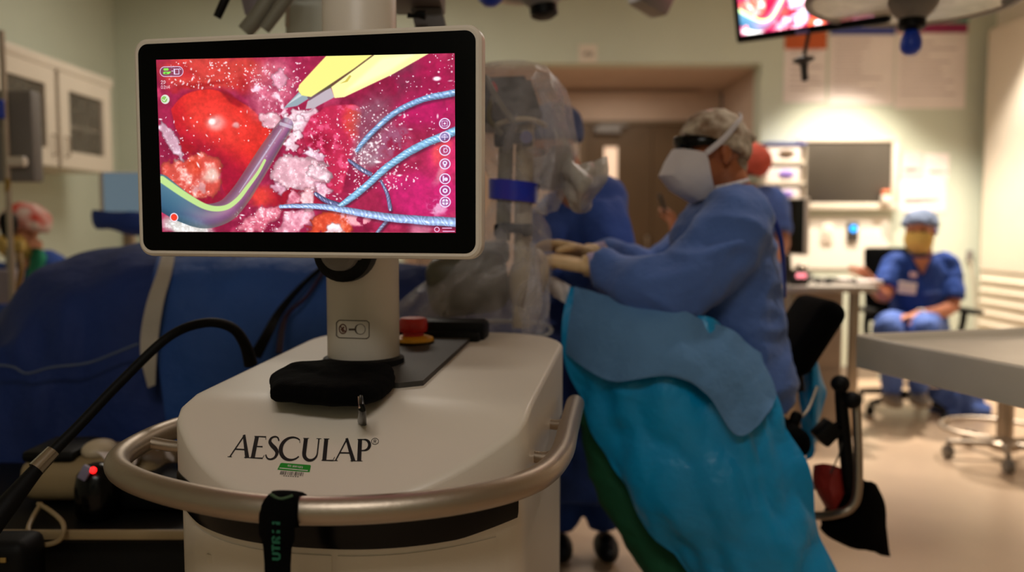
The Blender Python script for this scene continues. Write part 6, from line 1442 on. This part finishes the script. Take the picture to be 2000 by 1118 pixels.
screen_quad('display', TVp(-TWd / 2 + .03, THh - .03, -.0005), TVp(TWd / 2 - .05, THh - .03, -.0005), TVp(TWd / 2 - .05, .032, -.0005), TVp(-TWd / 2 + .03, .032, -.0005), screen_mat('bright_surgical_image', 3.6), tv)
b = NB(); box(b, TVp(-.02, .012, .0), (.055, .006, .014), Rt, .002); obj('badge', b, mat('lilac_badge', (130, 120, 190), .4, var=.03), tv)
b = NB(); h0 = TVp(-.005, 0, -.03); cyl(b, h0, h0 + V((-.02, 0, -.10)), .008, 10); q = h0 + V((-.02, 0, -.10)); lathe(b, q, V((.1, 0, -1)), [(.012, -.012), (.042, .0), (.042, .010), (.016, .022)], 20); lathe(b, q, V((.1, 0, -1)), [(.017, .015), (.014, .05), (.015, .085), (.010, .09)], 14); obj('handle', b, M_DGREY, tv)
b = NB(); m0 = TVp(0, THh * .6, -.06); tube(b, [m0, m0 + V((.0, .10, .05)), V((m0.x, m0.y + .12, CEIL - .02))], [.03, .03, .035], 16, n=0); lathe(b, V((m0.x, m0.y + .12, CEIL - .05)), ZZ, [(.10, 0), (.10, .045)], 24); obj('boom_arm', b, M_GREYP, tv)
# surgical lamps
def lamp(name, c, tilt, R, lab, parts):
    t = thing(name, c, lab, 'lamp'); ax = V(tilt).normalized()
    b = NB(); lathe(b, c, ax, [(R, 0), (R * 1.01, .02), (R * .94, .055), (R * .6, .085), (.10, .10), (.04, .13)], 56); obj('shade', b, parts[0], t)
    b = NB(); lathe(b, V(c) - ax * .004, ax, [(R * .96, -.004), (R * .965, .004)], 56); obj('lens', b, parts[1], t)
    b = NB(); torus(b, c, ax, R * .985, .016, 64, 10); obj('rim', b, parts[2], t)
    b = NB(); lathe(b, c, -ax, [(.085, 0), (.085, .02), (.07, .05), (.05, .07), (.045, .075)], 32); obj('hub', b, M_GREYP, t)
    b = NB(); lathe(b, V(c) - ax * .07, -ax, [(.044, 0), (.046, .01), (.046, .035), (.03, .045)], 24); obj('collar', b, M_BLACK, t)
    b = NB(); e = V(c) + ax * .10; up = V((e.x + .02, e.y + .05, CEIL - .02))
    tube(b, [e, e + V((.14, .05, .10)), e + V((.30, .10, .12)), V((e.x + .32, e.y + .1, e.z + .3)), V((e.x + .32, e.y + .1, CEIL - .02))], [.028] * 5, 14, n=0); lathe(b, V((e.x + .32, e.y + .1, CEIL - .05)), ZZ, [(.09, 0), (.09, .045)], 24); obj('arm', b, M_GREYP, t)
    return t, ax
L1 = P(1784, -4, 3.1); M_LENS = mat('lamp_lens', (214, 208, 190), .25, trans=.15, var=.03); M_LSH = mat('lamp_shell', (206, 198, 180), .4, var=.03)
t, ax = lamp('surgical_lamp', L1, (.03, .02, 1), .36, 'round surgical lamp with blue handle above the tray table', (M_LSH, M_LENS, M_GREYP))
b = NB(); lathe(b, L1 - ax * .108, -ax, [(.018, 0), (.024, .01), (.034, .035), (.037, .055), (.034, .075), (.02, .09), (.006, .094)], 24); obj('handle', b, M_BLUEP, t, True, 'blue handle cover')
L2 = P(1056, -32, 2.9)
t, ax = lamp('surgical_lamp', L2, (-.12, .05, 1), .175, 'round surgical lamp above the doorway sign, cut by the top picture edge', (M_DGREY, M_GREYP, M_LSH))
b = NB(); q = P(958, 2, 2.75); lathe(b, q + V((0, 0, .04)), -ZZ, [(.02, 0), (.036, .012), (.038, .04), (.02, .055), (.004, .058)], 8); tube(b, [q + V((0, 0, .03)), L2 + V((-.12, 0, .06))], [.014, .014], 10); obj('handle', b, M_BLUEP, t, True, 'blue handle cover')
q = P(1272, -2, 3.6); t = thing('ceiling_camera', q, 'small grey box camera hanging from ceiling between the lamps', 'camera')
b = NB(); box(b, q, (.14, .14, .10), Ry(24) @ Rz(20), .015); obj('body', b, M_GREYP, t)
b = NB(); cyl(b, q + V((0, .02, .03)), V((q.x, q.y + .02, CEIL)), .02, 12); obj('stem', b, M_GREYP, t)
# pendant arms behind the big monitor
q = P(505, 20, 2.2); pa = thing('ceiling_pendant', V((q.x, 2.25, q.z)), 'grey ceiling pendant with angled tube handles above the monitor left', 'pendant')
b = NB(); tube(b, [P(478, 62, 2.2), P(505, 30, 2.2), P(535, -20, 2.2), P(545, -60, 2.2)], [.020, .022, .022, .02], 14, n=4); obj('handle', b, mat('olive_handle', (126, 122, 108), .4, var=.04), pa)
b = NB(); tube(b, [P(516, 58, 2.18), P(545, 18, 2.18), P(570, -20, 2.18), P(580, -60, 2.2)], [.014, .016, .016, .014], 14, n=4); obj('handle', b, mat('olive_handle', (0, 0, 0)), pa)
b = NB(); prism(b, [P(455, -70, 2.3), P(478, 28, 2.3), P(492, 40, 2.3), P(522, -70, 2.3)], V((0, .06, 0))); obj('side_plate', b, mat('lilac_plate', (136, 124, 128), .5, var=.03), pa)
b = NB(); box(b, P(515, -90, 2.3), (.30, .22, .12), None, .02); cyl(b, P(515, -110, 2.3), V((P(515, -110, 2.3).x, 2.3, CEIL)), .05, 20); obj('drop_tube', b, M_GREYP, pa)
b = NB(); tube(b, [P(424, 34, 2.15), P(448, -20, 2.15), P(462, -60, 2.2), P(480, -90, 2.28)], [.010, .011, .011, .011], 10, n=3); obj('lever', b, M_BLACK, pa)
b = NB(); box(b, P(595, 10, 2.35), (.10, .03, .16), None, .006); obj('back_panel', b, mat('sage_panel', (200, 202, 188), .5, var=.03), pa)
b = NB(); tube(b, [P(560, 52, 2.3), P(562, 20, 2.3), P(562, -40, 2.3)], [.005] * 3, 8); obj('rod', b, M_STEEL, pa)
q = P(822, 20, 2.2); pb = thing('ceiling_pendant', V((q.x, 2.25, q.z)), 'grey box pendant arm with black handle, right of the white column top', 'pendant')
b = NB(); box(b, P(815, -8, 2.2), (.13, .16, .058), None, .006); obj('box_arm', b, mat('taupe_grey', (116, 104, 98), .5, var=.03), pb)
b = NB(); prism(b, [P(802, 16, 2.18), P(862, 16, 2.18), P(872, 60, 2.18), P(812, 60, 2.18)], V((0, .10, 0))); obj('lower_arm', b, mat('dim_grey', (92, 86, 84), .5, var=.03), pb)
b = NB(); tube(b, [P(796, 30, 2.13), P(808, 31, 2.13), P(818, 28, 2.13), P(832, 30, 2.13)], [.007, .005, .010, .012], 10, n=3); obj('handle', b, M_BLACK, pb)
b = NB(); cyl(b, P(830, -20, 2.26), V((P(830, -20, 2.26).x, 2.26, CEIL)), .03, 16); obj('drop_tube', b, M_GREYP, pb)
q = P(1940, -4, 2.9); t = thing('ceiling_bracket', q, 'dark bracket arm at the top right corner near the lamp', 'bracket')
b = NB(); tube(b, [P(1960, 8, 2.9), P(1985, -10, 2.9), P(2020, -30, 2.95)], [.014, .016, .016], 10, n=3); cyl(b, P(2020, -30, 2.95), V((P(2020, -30, 2.95).x, 2.95, CEIL)), .018, 12); obj('arm', b, M_GREYP, t)
